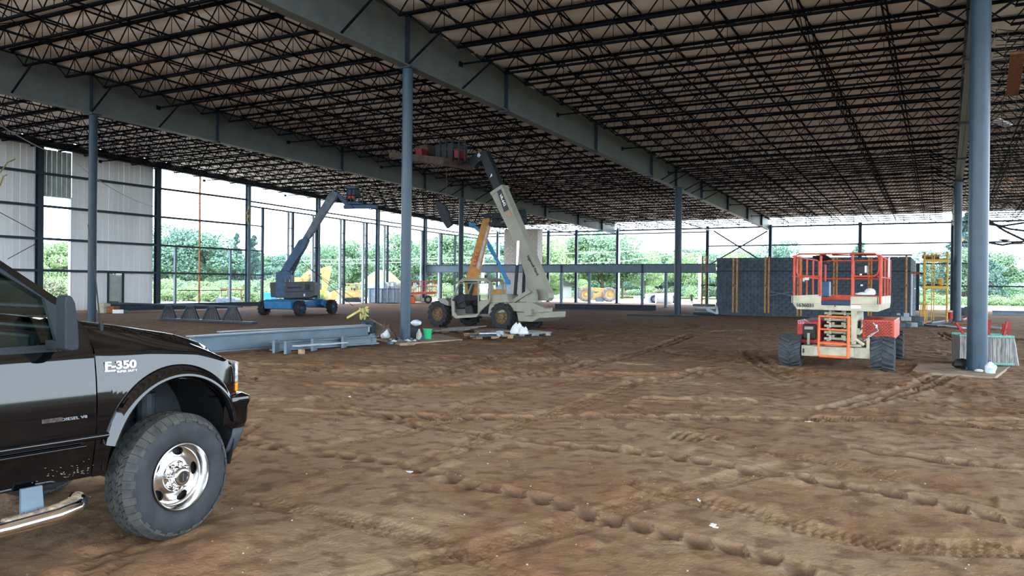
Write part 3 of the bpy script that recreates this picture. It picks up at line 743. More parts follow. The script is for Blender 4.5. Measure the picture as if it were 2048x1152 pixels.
    for mr in (False, True):
        def W3(u, w, d=0.0):
            s = sw(w)+d; return F.pt(u, -2-s if mr else s, w)
        MB().quad(*[W3(u, w, -.03) for u, w in gl]).build('side_window', m_glassd, T, fix=False)
        MB().quad(*[W3(u, w, -.03) for u, w in [(-2.45, sill), (-1.68, sill), (-1.66, roofw), (-2.40, roofw)]]).build('side_window', m_glassd, T, fix=False)
        def strip(name, pts, mt, d0=0.0, th_=.03):
            n_ = len(pts); a = [W3(u, w, d0) for u, w in pts]; b = [W3(u, w, d0-th_) for u, w in pts]
            mm = MB(); mm._add(a+b, [tuple(range(n_)), tuple(reversed(range(n_, 2*n_)))]+[(i, n_+i, n_+(i+1) % n_, (i+1) % n_) for i in range(n_)])
            return mm.build(name, mt, T)
        strip('window_frame', [gb, (gtop[0], gtop[1]), (itop[0], itop[1]), ia], m_dgrey)
        strip('windscreen_pillar', [ia, itop, otop, oa], m_paint, .005, .06)
        strip('window_frame', [(-1.55, sill-.035), (ga[0]+.02, sill-.035), (ga[0]+.02, sill+.005), (-1.55, sill)], m_dgrey)
        strip('mirror_sail', [gb, ia, q(123, 640), q(124, 698), (ga[0], sill-.03)], m_dgrey, .01)
        strip('cab_pillar', [(-1.69, 1.26), (-1.54, 1.26), (-1.49, rooft), (-1.67, rooft)], m_paint, .0, .05)
        strip('cab_pillar', [(-2.60, 1.26), (-2.46, 1.26), (-2.40, rooft), (-2.52, rooft)], m_paint, .0, .05)
        strip('roof_rail', [(-2.52, roofw), (gtop[0]+.02, roofw), (otop[0], rooft), (-2.5, rooft+.02)], m_paint, .0, .05)
        # cowl corner between pillar base and fender
        strip('cowl_side', [(ga[0]+.03, 1.24), (-.49, 1.21), (-.50, 1.37), (-.555, 1.43), q(127, 612), q(123, 640), q(124, 698)], m_paint, -.012, .04)
    rows = []
    for k in range(7):
        u = otop[0]+.02+(-2.5-otop[0])*k/6; rows.append([F.pt(u, -.24-(2-.48)*j/8, rooft+.02+.04*(1-((j-4)/4)**2)) for j in range(9)])
    MB().grid(rows).build('cab_roof', m_paint, T, smooth=True, solid=.03)
    a_ = [F.pt(oa[0]+.03, -.14, oa[1]-.09), F.pt(oa[0]+.03, -1.86, oa[1]-.09), F.pt(otop[0], -1.74, rooft+.01), F.pt(otop[0], -.26, rooft+.01)]
    MB().quad(*a_).build('windscreen', m_glassc, T, fix=False)
    MB().quad(F.pt(-2.58, -.2, 1.3), F.pt(-2.58, -1.8, 1.3), F.pt(-2.5, -1.72, 1.9), F.pt(-2.5, -.28, 1.9)).build('rear_window', m_glassd, T, fix=False)
    MB().fbox(F, -.80, -.5, -1.86, -.14, 1.05, 1.36).fbox(F, -.66, -.52, -1.8, -.2, 1.36, 1.40).build('dashboard', m_black, T, bevel=.03)
    MB().fbox(F, -2.6, -2.56, -1.9, -.1, .56, 1.3).build('cab_back', m_black, T)
    for u in (-1.55, -2.4):
        for s in (-.55, -1.45):
            m = MB().fbox(F, u, u+.55, s-.27, s+.27, .72, .92); m.prism(F, [(u-.18, .9), (u+.02, .9), (u-.06, 1.45), (u-.2, 1.45)], s-.26, s+.26)
            m.prism(F, [(u-.2, 1.47), (u-.09, 1.47), (u-.11, 1.66), (u-.2, 1.66)], s-.14, s+.14); m.build('seat', m_black, T, bevel=.03)
    m = MB(); c = F.pt(-.98, -1.45, 1.27); ax = (F.U*.85+Vector((0, 0, -.5))).normalized(); x = F.S; y = ax.cross(x)
    m.tube([c+x*.19*math.cos(t)+y*.19*math.sin(t) for t in np.linspace(0, 2*PI, 25)[:-1]], .014, 6, closed=True); m.bar(c-x*.18, c+x*.18, .03); m.bar(c, c+ax*.3, .05); m.build('steering_wheel', m_black, T)
    # mirror
    mo = .14
    pl = [F.uw(x, y, mo) for x, y in ((123, 700), (123, 606), (126, 594), (134, 590), (144, 594), (152, 606), (157, 628), (161, 655), (163, 690), (161, 700), (140, 703))]
    uc_ = F.uw(139, 650, mo)[0]; pl = [(uc_+(u-uc_)*.72, w) for u, w in pl]
    MB().prism(F, pl, .05, .155).build('mirror', m_dgrey, T, bevel=.022, seg=3)
    m = MB(); w_ = F.uw(130, 690, 0)[1]; m.fbox(F, pl[0][0]+.0, pl[0][0]+.06, -.06, .06, w_-.02, w_+.03); m.build('mirror_arm', m_black, T)
    # bumper, valance, headlight, grille
    def wrap(name, path, zs, mt, bev=.0, ins=.06):
        rows = []
        full = path+[(u, -2-s) for u, s in reversed(path[:-1])]
        for (u, s) in full:
            n_ = Vector((u+.2, s+1)).normalized(); r = []
            for (w, i_) in zs: r.append(F.pt(u-(n_.x*i_), s-(n_.y*i_), w))
            rows.append(r)
        return MB().grid(rows).build(name, mt, T, smooth=True, angle=35, solid=.01)
    pth = [(.40, -.015), (.50, .0), (.58, -.005), (.625, -.05), (.66, -.15), (.70, -.35), (.74, -.65), (.76, -1.0)]
    wrap('front_bumper', pth, [(.885, .12), (.888, .05), (.868, .0), (.835, -.008), (.80, .006), (.70, .012), (.655, .03)], m_paint)
    wrap('bumper_valance', [(u-.02, s-.03) for u, s in pth[1:]], [(.665, .0), (.60, .01), (.50, .05), (.46, .1)], m_grey)
    m = MB(); hp = [(.515, -.05), (.555, -.085), (.60, -.17), (.64, -.32), (.66, -.5)]
    for sg in (1, -1):
        for (w0, w1, nm, mt) in ((.965, 1.10, 'headlight', mat('headlamp lens', (.62, .64, .66), .12, .3, .3, 40)), (.905, .962, 'turn_signal', mat('amber lens', (.9, .28, .02), .2, 0, .1, 30))):
            rows = [[F.pt(u, s if sg > 0 else -2-s, w) for w in np.linspace(w0, w1, 5)] for u, s in hp]
            MB().grid(rows).build(nm, mt, T, smooth=True, solid=.012)
    m = MB().fbox(F, .60, .66, -1.5, -.5, .90, 1.08)
    for k in range(4): m.fbox(F, .66, .70, -1.5, -.5, .92+.045*k, .94+.045*k)
    m.build('grille', m_chrome, T)
    # running board tube with dried mud
    sb = [(-2.6, .06, .345), (-1.4, .07, .345), (-1.0, .08, .348), (-.75, .08, .36), (-.64, .06, .375), (-.585, .0, .385), (-.57, -.08, .39)]
    MB().tube([F.pt(*p) for p in sb], .042, 16).build('side_step', m_chrome, T, smooth=True)
    m_mud = mat('dried mud', (.33, .25, .17), .95, 0, .25, 25, .8, 60)
    m = MB().tube([F.pt(-1.02, .06, .366), F.pt(-.85, .06, .369), F.pt(-.72, .05, .384), F.pt(-.62, .02, .402), F.pt(-.573, -.05, .402)], .036, 10)
    for k in range(28): t = random.random(); m.ball(F.pt(-.95+t*.4, .05-.08*max(0, t-.7)*3+random.uniform(-.02, .02), .375+.03*t), random.uniform(.012, .024), 6, .3)
    m.build('mud', m_mud, T, smooth=True)
    MB().prism(F, [(-.90, .37), (-.78, .385), (-.79, .52), (-.90, .52)], -.03, -.01).build('step_bracket', m_steel, T)
    # antenna
    a0 = F.uw(202, 652, -.22); a1 = F.uw(176, 482, -.22)
    MB().tube([F.pt(a0[0], -.22, a0[1]-.03), F.pt((a0[0]+a1[0])/2+.01, -.22, (a0[1]+a1[1])/2), F.pt(a1[0], -.22, a1[1]+.1)], .0042, 6).build('antenna', m_black, T)
    MB().tube([F.pt(a0[0], -.22, a0[1]-.04), F.pt(a0[0], -.22, a0[1]+.02)], .014, 8).build('antenna_base', m_black, T)
    # badges
    def put(s, x0, x1, y, h, mt, off=.004):
        a = F.uw((x0+x1)/2, y, 0); w_ = abs(F.uw(x1, y, 0)[0]-F.uw(x0, y, 0)[0]); c = F.pt(a[0], sw(a[1])+off, a[1]); lettering(s, c, F.U, (0, 0, 1), w_, h, mt, T, 'badge')
    put('F-350', 214, 276, 730, .05, m_wtext); put('SUPER DUTY', 236, 276, 742, .012, m_wtext); put('DIESEL V8', 123, 174, 836, .016, mat('dim badge lettering', (.25, .25, .27), .4, 0, .05))
    a = F.uw(104, 841, 0); MB().fbox(F, a[0]-.055, a[0]+.055, -.002, .006, a[1]-.011, a[1]+.011).build('badge_bar', mat('dull red badge', (.07, .045, .045), .4, 0, .3, 60), T)
    a = F.uw(224, 742, 0); MB().fbox(F, a[0]-.035, a[0]+.03, sw(a[1])-.002, sw(a[1])+.004, a[1]-.004, a[1]+.004).build('badge_bar', m_wtext, T)
    # wheels
    cut = None
    def wheel(u, s, deg, detail=True):
        out = s > -1; ang = math.radians(84.5+deg); ax = Vector((math.sin(ang), -math.cos(ang), 0))*(1 if out else -1)
        C = F.pt(u, s, .4)
        prof = [(.085, .205), (.105, .212), (.124, .24), (.134, .29), (.131, .33), (.118, .362), (.10, .386), (.085, .394), (.03, .3965), (0, .397)]
        prof = prof+[(-h, r) for h, r in reversed(prof[:-1])]
        w = MB().lathe(C, ax, prof, 96).build('wheel', m_side, T, smooth=True, angle=70)
        t = MB(); x = ax.cross(Vector((0, 0, 1))).normalized(); z = Vector((0, 0, 1)); N = 46
        def blk(a0, a1, h0, h1, r0, r1, ro0, ro1, sk=0):
            c = []
            for (r_a, r_b) in ((r0, r1), (ro0, ro1)):
                for (h, a, rr) in ((h0, a0, r_a), (h1, a0+sk, r_b), (h1, a1+sk, r_b), (h0, a1, r_a)): c.append(C+ax*h+(x*math.cos(a)+z*math.sin(a))*rr)
            t.hexa(c)
        for k in range(N):
            a = 2*PI*k/N; d = 2*PI/N
            for sg in (1, -1):
                blk(a, a+d*.93, sg*.080, sg*.121, .385, .36, .405, .372, 0)
                if k % 2 == 0: blk(a, a+d*.9, sg*.121, sg*.130, .36, .348, .372, .352)
                blk(a+d*.3, a+d*1.14, sg*.045, sg*.077, .39, .388, .4065, .4055, d*.35)
            blk(a+d*.1, a+d*.9, -.014, .020, .39, .39, .4068, .4068, -d*.4); blk(a+d*.5, a+d*1.3, -.04, -.018, .39, .39, .4066, .4068, d*.3); blk(a+d*.5, a+d*1.3, .024, .041, .39, .39, .4066, .4066, d*.3)
        t.build('tread', m_trubber, w)
        rp = [(.112, .214), (.122, .216), (.125, .209), (.116, .203), (.07, .197), (.05, .19), (.042, .178), (.040, .155), (.048, .125), (.060, .105), (.062, .05)]
        solid = rp+[(h-.014, r-.003 if i < 7 else r) for i, (h, r) in reversed(list(enumerate(rp)))]
        rm = MB().lathe(C, ax, solid+[solid[0]], 72).build('rim', m_alu, w, smooth=True, angle=50)
        if detail:
            cm = MB()
            for k in range(5):
                a = math.radians(79-72*k) if out else 1.2*k; rd = x*math.cos(a)*(-1)+z*math.sin(a); tg = ax.cross(rd)
                cc = C+rd*.157; n_ = 20; a1 = [cc+rd*.027*math.cos(b)+tg*.043*math.sin(b) for b in np.linspace(0, 2*PI, n_+1)[:-1]]
                cm._add([p-ax*.05 for p in a1]+[p+ax*.12 for p in a1], [tuple(range(n_)), tuple(reversed(range(n_, 2*n_)))]+[(i, n_+i, n_+(i+1) % n_, (i+1) % n_) for i in range(n_)])
            co_ = cm.build('cutter', m_alu, w); md = rm.modifiers.new('holes', 'BOOLEAN'); md.object = co_; md.solver = 'EXACT'
            CUTS.append((rm, co_))
        MB().lathe(C, ax, [(-.05, .20), (.0, .20), (.0, .04)], 40).build('brake_drum', m_black, w, smooth=True)
        h = MB().lathe(C, ax, [(.055, .1), (.072, .097), (.08, .07), (.11, .062), (.128, .058), (.134, .05), (.134, .036), (.128, .034)], 40)
        for k in range(8):
            a = 2*PI*k/8+.2; c = C+(x*math.cos(a)+z*math.sin(a))*.082; h.lathe(c, ax, [(.05, .0185), (.088, .0175), (.098, .012), (.101, .001)], 12)
        h.build('hub_cap', m_chrome, w, smooth=True, angle=50)
        MB().lathe(C, ax, [(.126, .036), (.129, .034), (.130, .001)], 24).build('hub_emblem', m_black, w, smooth=True)
        yv = ax.cross(x); MB().bar(C+ax*.131-z*.026, C+ax*.131+z*.026, .007, .003, up=ax).build('hub_emblem_bar', m_chrome, w)
    wheel(.065, -.135, 6); wheel(.065, -1.865, 6, False); wheel(-3.96, -.14, 0, False); wheel(-3.96, -1.86, 0, False)
    # twigs-like mud splashes on the lower door
    m = MB()
    for k in range(48):
        u = random.gauss(-.60, .09); w = .53+abs(random.gauss(0, .035)); a = random.uniform(-.6, .6); L = random.uniform(.004, .012)
        if u < -.49: m.bar(F.pt(u, sw(w)+.002, w), F.pt(u+L*math.cos(a), sw(w)+.002, w+L*math.sin(a)), .003, .002)
    m.build('mud_splashes', mat('dried mud', (.33, .25, .17)), T, kind='stuff', fix=False)
    return F, T
CUTS = []
TF, TRUCK = build_truck()
dg = bpy.context.evaluated_depsgraph_get()
for rm, co_ in CUTS:
    nm_ = bpy.data.meshes.new_from_object(rm.evaluated_get(dg)); rm.modifiers.clear(); rm.data = nm_; bpy.data.objects.remove(co_)
# ================================================================ machines
m_cabin = mat('dark cab interior', (.03, .032, .035), .7, 0, .2, 8)
m_tan = mat('tan dusty rim', (.15, .105, .05), .7, 0, .2, 10)
m_greybody = mat('dark grey hood plastic', (.045, .052, .06), .5, 0, .1, 6)
m_tele = mat('dusty cream machine paint', (.275, .265, .205), .5, 0, .06, 1.2, .05, 50, col2=(.23, .225, .185))
m_osh = mat('faded orange boom paint', (.42, .19, .045), .5, 0, .12, 5)
m_dark = mat('almost black machine steel', (.014, .018, .022), .55, 0, .2, 6)
m_plank = mat('dusty scaffold plank', (.06, .042, .032), .8, 0, .2, 6)
m_dred = mat('dim red can', (.16, .012, .02), .5, 0, .1)
m_mat = mat('navy floor mat', (.03, .05, .09), .7, 0, .1)
FD = 28.4                       # heading of the picture's right-hand direction on the ground
def axle_wheel(C, ax, R, wd, T, rimm, tm=m_rubber, lugs=18, rr=.52, name='wheel', z_up=.0, chev=True):
    "tyre with lugs, dished rim and hub; C is the tyre centre, ax points outwards"
    C = Vector(C); ax = Vector(ax).normalized(); h = wd/2
    pr = [(h*.7, R*rr), (h*.95, R*.68), (h, R*.82), (h*.85, R*.88), (h*.4, R*.90), (-h*.4, R*.90), (-h*.85, R*.88), (-h, R*.82), (-h*.95, R*.68), (-h*.7, R*rr)]
    w = MB().lathe(C, ax, pr, 40).build(name, tm, T, smooth=True, angle=50)
    x = ax.cross(Vector((0, 0, 1))).normalized(); z = Vector((0, 0, 1)); t = MB()
    def pp(a, hh, r): return C+ax*hh+(x*math.cos(a)+z*math.sin(a))*r
    d = 2*PI/lugs
    for k in range(lugs):
        for sg in (1, -1):
            a = d*(k+(.5 if sg < 0 else 0)); sk = d*.8; wdt = d*.42; c = []
            for r in (R*.86, R):
                for (hh, aa) in ((0, a+sk), (sg*h*.97, a), (sg*h*.97, a+wdt), (0, a+sk+wdt)): c.append(pp(aa, hh, r if abs(hh) < h*.5 else r*.985))
            t.hexa(c); c = []
            for (hh, r) in ((sg*h*.97, R*.975), (sg*h*1.01, R*.84)):
                for aa, dh in ((a, 0), (a+wdt, 0), (a+wdt, -sg*.03), (a, -sg*.03)): c.append(pp(aa, hh+dh, r))
            t.hexa(c)
    t.build('tread', tm, w)
    MB().lathe(C, ax, [(h*.72, R*rr), (h*.8, R*rr*.97), (h*.55, R*rr*.9), (h*.25, R*rr*.75), (h*.3, R*rr*.4), (h*.6, R*rr*.34), (h*.66, R*rr*.2), (h*.66, .001)], 28).build('rim', rimm, w, smooth=True, angle=45)
    b = MB()
    for k in range(8):
        a = 2*PI*k/8; b.lathe(pp(a, h*.28, R*rr*.56), ax, [(0, R*.03), (.03, R*.03), (.032, .001)], 6)
    b.build('wheel_nut', m_dark, w)
    return w
def px(F, L, off=0.0): return [F.uw(x, y, off) for x, y in L]
# ---------------------------------------------------------------- scissor lift
def scissor():
    Y0, Y1 = 17.45, 21.4
    T = thing('scissor_lift', 'red and cream rough-terrain scissor lift with lowered railed platform facing the camera', 'lift', (-2.0, 17.9, 0))
    def A(x, y, Y=Y0): return P(x, y, Y=Y)
    def X(x, Y=Y0): return P(x, 600, Y=Y).x
    def Z(y, x=1670, Y=Y0): return P(x, y, Y=Y).z
    # wheels
    zc = .345; R = .35
    for (x_, y_, sg) in ((P(1583, 700, Y=17.85).x, 17.85, -1), (P(1766, 700, Y=17.85).x, 17.85, 1), (P(1583, 700, Y=17.85).x, 20.95, -1), (P(1766, 700, Y=17.85).x+.03, 20.95, 1)):
        axle_wheel((x_, y_, zc), (sg, 0, 0), R, .44, T, m_cream, mat('grey tractor tyre', (.055, .063, .068), .8, 0, .15, 12, .2, 60), lugs=15)
    # chassis
    xl, xr = X(1601), X(1747)
    z0, z1 = Z(716), Z(694)
    m = MB().box(((xl+xr)/2, 17.75, (z0+z1)/2), (xr-xl, .30, z1-z0)).box(((xl+xr)/2, 20.95, (z0+z1)/2), (xr-xl, .30, z1-z0)).box(((xl+xr)/2, 19.35, (z0+z1)/2+.03), (1.0, 3.3, (z1-z0)*.8))
    m.box((X(1667), 17.56, (z0+z1)/2+.01), (.78, .12, (z1-z0)*.9)); m.build('chassis', m_cream, T, bevel=.015)
    m = MB()
    for x_ in (1606, 1742): m.box((X(x_), 17.59, (z0+z1)/2), (.03, .03, .09))
    m.build('chassis_slot', m_black, T)
    # engine and tank boxes
    ex0, ex1, ez0, ez1 = X(1588), X(1637), Z(692), Z(645)
    MB().box(((ex0+ex1)/2, 19.0, (ez0+ez1)/2), (ex1-ex0, 2.2, ez1-ez0)).build('engine_box', m_red, T, bevel=.02)
    MB().box((X(1614), 17.86, Z(667)), (.27, .08, .33)).build('engine_grille', m_black, T, bevel=.03)
    m = MB().box((X(1614), 17.78, Z(659)), (.17, .10, .06)).box((X(1614), 17.74, Z(681)), (.05, .06, .24)); m.build('hitch_box', mat('dull khaki', (.30, .29, .22)), T)
    m = MB()
    for k in range(4):
        m.tube([A(1598+3*k, 648), A(1596+4*k, 641-k), A(1612+3*k, 640+2*k), A(1622, 646)], .008, 5)
    m.build('wiring', m_lst, T)
    gx0, gx1, gz0, gz1 = X(1722), X(1787), Z(679), Z(639)
    MB().box(((gx0+gx1)/2, 18.95, (gz0+gz1)/2+.0), (gx1-gx0, 2.2, gz1-gz0)).box(((X(1729)+X(1752))/2, 18.1, Z(688)), (X(1752)-X(1729), .5, .3)).build('hydraulic_box', m_orange, T, bevel=.015)
    m = MB(); nr, ncx = 11, 8
    for r in range(nr):
        for c in range(ncx):
            x_ = gx0+.045+(gx1-gx0-.09)*(c+.5+(.25 if r % 2 else -.25))/ncx; m.box((x_, 17.849, gz0+.03+(gz1-gz0-.06)*(r+.5)/nr), (.05, .01, .014))
    for r in range(5):
        for c in range(3): m.box((X(1733)+.07*c+(.03 if r % 2 else 0), 17.849, Z(698)+.045*r), (.05, .01, .014))
    m.build('vent_slots', m_dark, T, kind='stuff')
    MB().box((X(1751), 17.83, Z(652)), (.035, .02, .07)).build('tag', m_white, T)
    m = MB().tube([A(1746, 645), A(1752, 652), A(1757, 662), A(1744, 668), A(1735, 674)], .009, 5).tube([A(1752, 664), A(1742, 672), A(1728, 682)], .008, 5); m.build('wiring', m_lst, T)
    # scissor stack: pairs of arms with cross tubes
    sx0, sx1, szb, szt = X(1645), X(1700), Z(686), Z(621)
    for k in range(5):
        z_ = szb+(szt-szb)*(k+.5)/5
        for (x_, t) in ((sx0+.07, 0), (sx0+.17, 1), (sx1-.17, 1), (sx1-.07, 0)):
            za = z_+(.035 if t else -.035)
            MB().bar((x_, Y0+.35, za), (x_, Y1-.35, z_-(.035 if t else -.035)), .05, .085).build('scissor_arm', m_cream, T)
        MB().tube([(sx0, Y0+.33, z_), (sx1, Y0+.33, z_)], .028, 10).build('pivot_tube', m_cream, T, smooth=True)
        m = MB()
        for x_ in (sx0+.12, sx1-.12): m.box((x_, Y0+.3, z_+.02), (.045, .05, .11))
        m.build('pivot_lug', m_cream, T)
    MB().box(((sx0+sx1)/2, Y0+.9, (szb+szt)/2), (sx1-sx0-.1, .3, szt-szb)).build('stack_backing', m_dark, T)  # dark backing added so the gaps between the arms look dark
    m = MB(); a_, b_ = A(1707, 690), A(1728, 622, 19.2)
    m.hexa([A(1702, 688), A(1712, 688), P(1727, 640, Y=20.5), P(1722, 642, Y=20.5), A(1702, 622), A(1714, 622), P(1727, 621, Y=20.5), P(1722, 621, Y=20.5)]); m.build('side_arm_stack', m_cream, T)
    m = MB().box((X(1715), 17.6, Z(662)), (.07, .12, .12)).box((X(1736), 17.6, Z(687)), (.06, .06, .25)).tube([A(1702, 683), A(1712, 679), A(1722, 686), A(1728, 690)], .03, 8).box((X(1711), 17.6, Z(690)), (.22, .2, .05)); m.build('linkage', m_cream, T)
    # ladder
    lad = MB(); lx0, lx1 = X(1639.5), X(1698.5)
    yl = Y0-.04
    lad.tube([(lx0, yl+.02, Z(632)), (lx0-.005, yl-.03, Z(700)), (lx0+.02, yl-.03, Z(713))], .022, 8).tube([(lx1, yl+.02, Z(632)), (lx1, yl-.04, Z(715))], .032, 8)
    for y_, h_ in ((633, .022), (659, .02), (687, .028), (713, .026)): lad.tube([(lx0, yl, Z(y_)), (lx1, yl, Z(y_)-.01)], h_, 8)
    lad.build('ladder', mat('bright orange paint', (.72, .16, .05), .45, 0, .1, 10), T, smooth=True)
    m = MB().box((X(1667), Y0+.06, Z(688)), (.42, .05, .10)); m.build('plate_holder', m_red, T); MB().box((X(1668), Y0+.02, Z(689)), (.33, .012, .055)).build('number_plate', mat('dusty white plate', (.55, .55, .52)), T)
    # platform
    pxl, pxr = X(1584.5), X(1756); zd0, zd1, zt_ = Z(620), Z(607), Z(592.5)
    m = MB(); m.hexa([(pxl+.09, Y0, zd0), (pxr, Y0, zd0-.02), (pxr, Y1, zd0-.02), (pxl+.09, Y1, zd0), (pxl, Y0, zd1), (pxr+.02, Y0, zd1), (pxr+.02, Y1, zd1), (pxl, Y1, zd1)])
    m.build('platform_deck', m_cream, T, bevel=.01)
    MB().box(((X(1584.5)+X(1642))/2, Y0+.02, (zd1+zt_)/2), (X(1642)-X(1584.5), .04, zt_-zd1)).build('toe_board', m_cream, T)
    MB().box(((X(1701)+X(1756))/2, Y0+.02, (zd1+zt_)/2), (X(1756)-X(1701), .04, zt_-zd1)).build('toe_board', m_cream, T)
    MB().box((pxr, (Y0+Y1)/2, (zd1+zt_)/2), (.03, Y1-Y0, zt_-zd1)).build('toe_board', m_cream, T)
    MB().box((pxl, (Y0+Y1)/2, (zd1+zt_)/2), (.03, Y1-Y0, zt_-zd1)).build('toe_board', m_cream, T)
    MB().box(((pxl+pxr)/2, Y1, (zd1+zt_)/2), (pxr-pxl, .03, zt_-zd1)).build('toe_board', m_orange, T)
    MB().box((X(1671.5), Y0+.8, zd1+.03), (X(1701)-X(1643), 1.6, .04)).box((X(1671.5), Y0+.01, (zd1+zd1-.03)/2), (X(1701)-X(1643), .02, .05)).build('floor_mat', m_mat, T)
    zr, zm = Z(509), Z(553)
    def rail(name, pts, r=.019): return MB().tube(pts, r, 8).build(name, m_orange, T, smooth=True)
    # front rail (near), with the raised hoop and its bends
    for x_ in (1587.5, 1640.5, 1704, 1760):
        rail('rail_post', [(X(x_), Y0+.03, zd1), (X(x_), Y0+.03, zr-.01)], .024)
    rail('top_rail', [(X(1588), Y0+.03, Z(520)), (X(1590), Y0+.03, Z(511)), (X(1597), Y0+.03, Z(507.5)), (X(1704), Y0+.03, Z(507)), (X(1749), Y0+.03, Z(508)), (X(1755), Y0+.03, Z(513)), (X(1758), Y0+.03, Z(522))])
    rail('mid_rail', [(X(1593), Y0+.03, Z(516)), (X(1592.5), Y0+.03, Z(545)), (X(1597), Y0+.03, Z(552)), (X(1640), Y0+.03, Z(553.5))])
    rail('mid_rail', [(X(1706), Y0+.03, Z(552.5)), (X(1748), Y0+.03, Z(552)), (X(1755), Y0+.03, Z(547)), (X(1757.5), Y0+.03, Z(538)), (X(1757.5), Y0+.03, Z(515))])
    # rear and side rails
    rail('top_rail', [(pxl, Y1, zr), (pxr, Y1, zr)]); rail('mid_rail', [(pxl, Y1, zm), (pxr, Y1, zm)])
    for x_ in (pxl, (pxl+pxr)/2, pxr): rail('rail_post', [(x_, Y1, zd1), (x_, Y1, zr)])
    for x_ in (pxl, pxr):
        rail('top_rail', [(x_, Y0+.03, zr-.03), (x_, Y1, zr)]); rail('mid_rail', [(x_, Y0+.03, zm), (x_, Y1, zm)])
        for k in range(1, 4): rail('rail_post', [(x_, Y0+(Y1-Y0)*k/4, zd1), (x_, Y0+(Y1-Y0)*k/4, zr)])
    rail('gate_rail', [(X(1640), Y0+.8, Z(527)), (X(1640), Y0+.8, Z(590))]); rail('gate_rail', [(X(1640.5), Y0+.05, Z(512)), (X(1656), Y0+1.2, Z(519))])
    MB().slab([A(1624, 514), A(1650, 510), P(1666, 519, Y=Y0+.5), P(1640, 523, Y=Y0+.5)], (0, 0, .02)).build('control_lid', m_dark, T)
    MB().box((X(1644), Y0+.45, (Z(565)+Z(592))/2), (.20, .3, Z(565)-Z(597))).build('tool_box', m_dblue, T, bevel=.02)
    MB().box((X(1722), Y0+.3, Z(540)), (.19, .14, .19)).build('control_box', m_black, T, bevel=.015); MB().box((X(1729), Y0+.2, Z(538)), (.035, .03, .14)).build('control_label', m_white, T)
    m = MB()
    for x_, y_ in ((1721, 549), (1723, 570)): m.box((X(x_), Y0-.0, Z(y_)), (.04, .01, .03))
    m.build('label', m_white, T)
    MB().box((P(1778, 535, Y=20).x, 20.0, Z(535, 1778, 20)), (.03, .05, .45)).build('white_tube', m_white, T)
    m = MB().box((X(1607), Y0+.0, Z(560)), (.04, .01, .07)).box((X(1613), Y0, Z(558)), (.09, .01, .05)); m.build('label', mat('pale pink label', (.6, .5, .5)), T)
    MB().box((X(1712), Y0-.006, Z(612.5)), (.18, .006, .075)).build('warning_label', m_white, T); MB().box((X(1712), Y0-.01, Z(609)), (.18, .004, .012)).build('warning_stripe', m_red, T)
    MB().lathe((X(1670), Y0-.003, Z(612)), (0, -1, 0), [(0, .02), (.012, .018), (.014, .001)], 10).build('bolt', m_rust, T)
    lettering('1636031', (X(1610.5), Y0-.012, Z(611.5)), (1, 0, 0), (0, 0, 1), X(1627)-X(1594), .075, m_btext, T, 'fleet_number')
    MB().tube([A(1782, 555, 18.6), P(1788, 575, Y=18.6), P(1789, 600, Y=18.6), P(1781, 634, Y=18.6)], .006, 5).build('cable', m_black, T)
    b = MB().ball(A(1733, 588, Y0+.25), .12, 10, .25, (1.6, .8, .35)).ball(A(1741, 584, Y0+.25), .09, 10, .2, (1.2, .8, .75)); b.build('crumpled_sheet', m_bag, smooth=True, label='crumpled white sheet lying on the scissor lift platform', cat='sheet')
scissor()
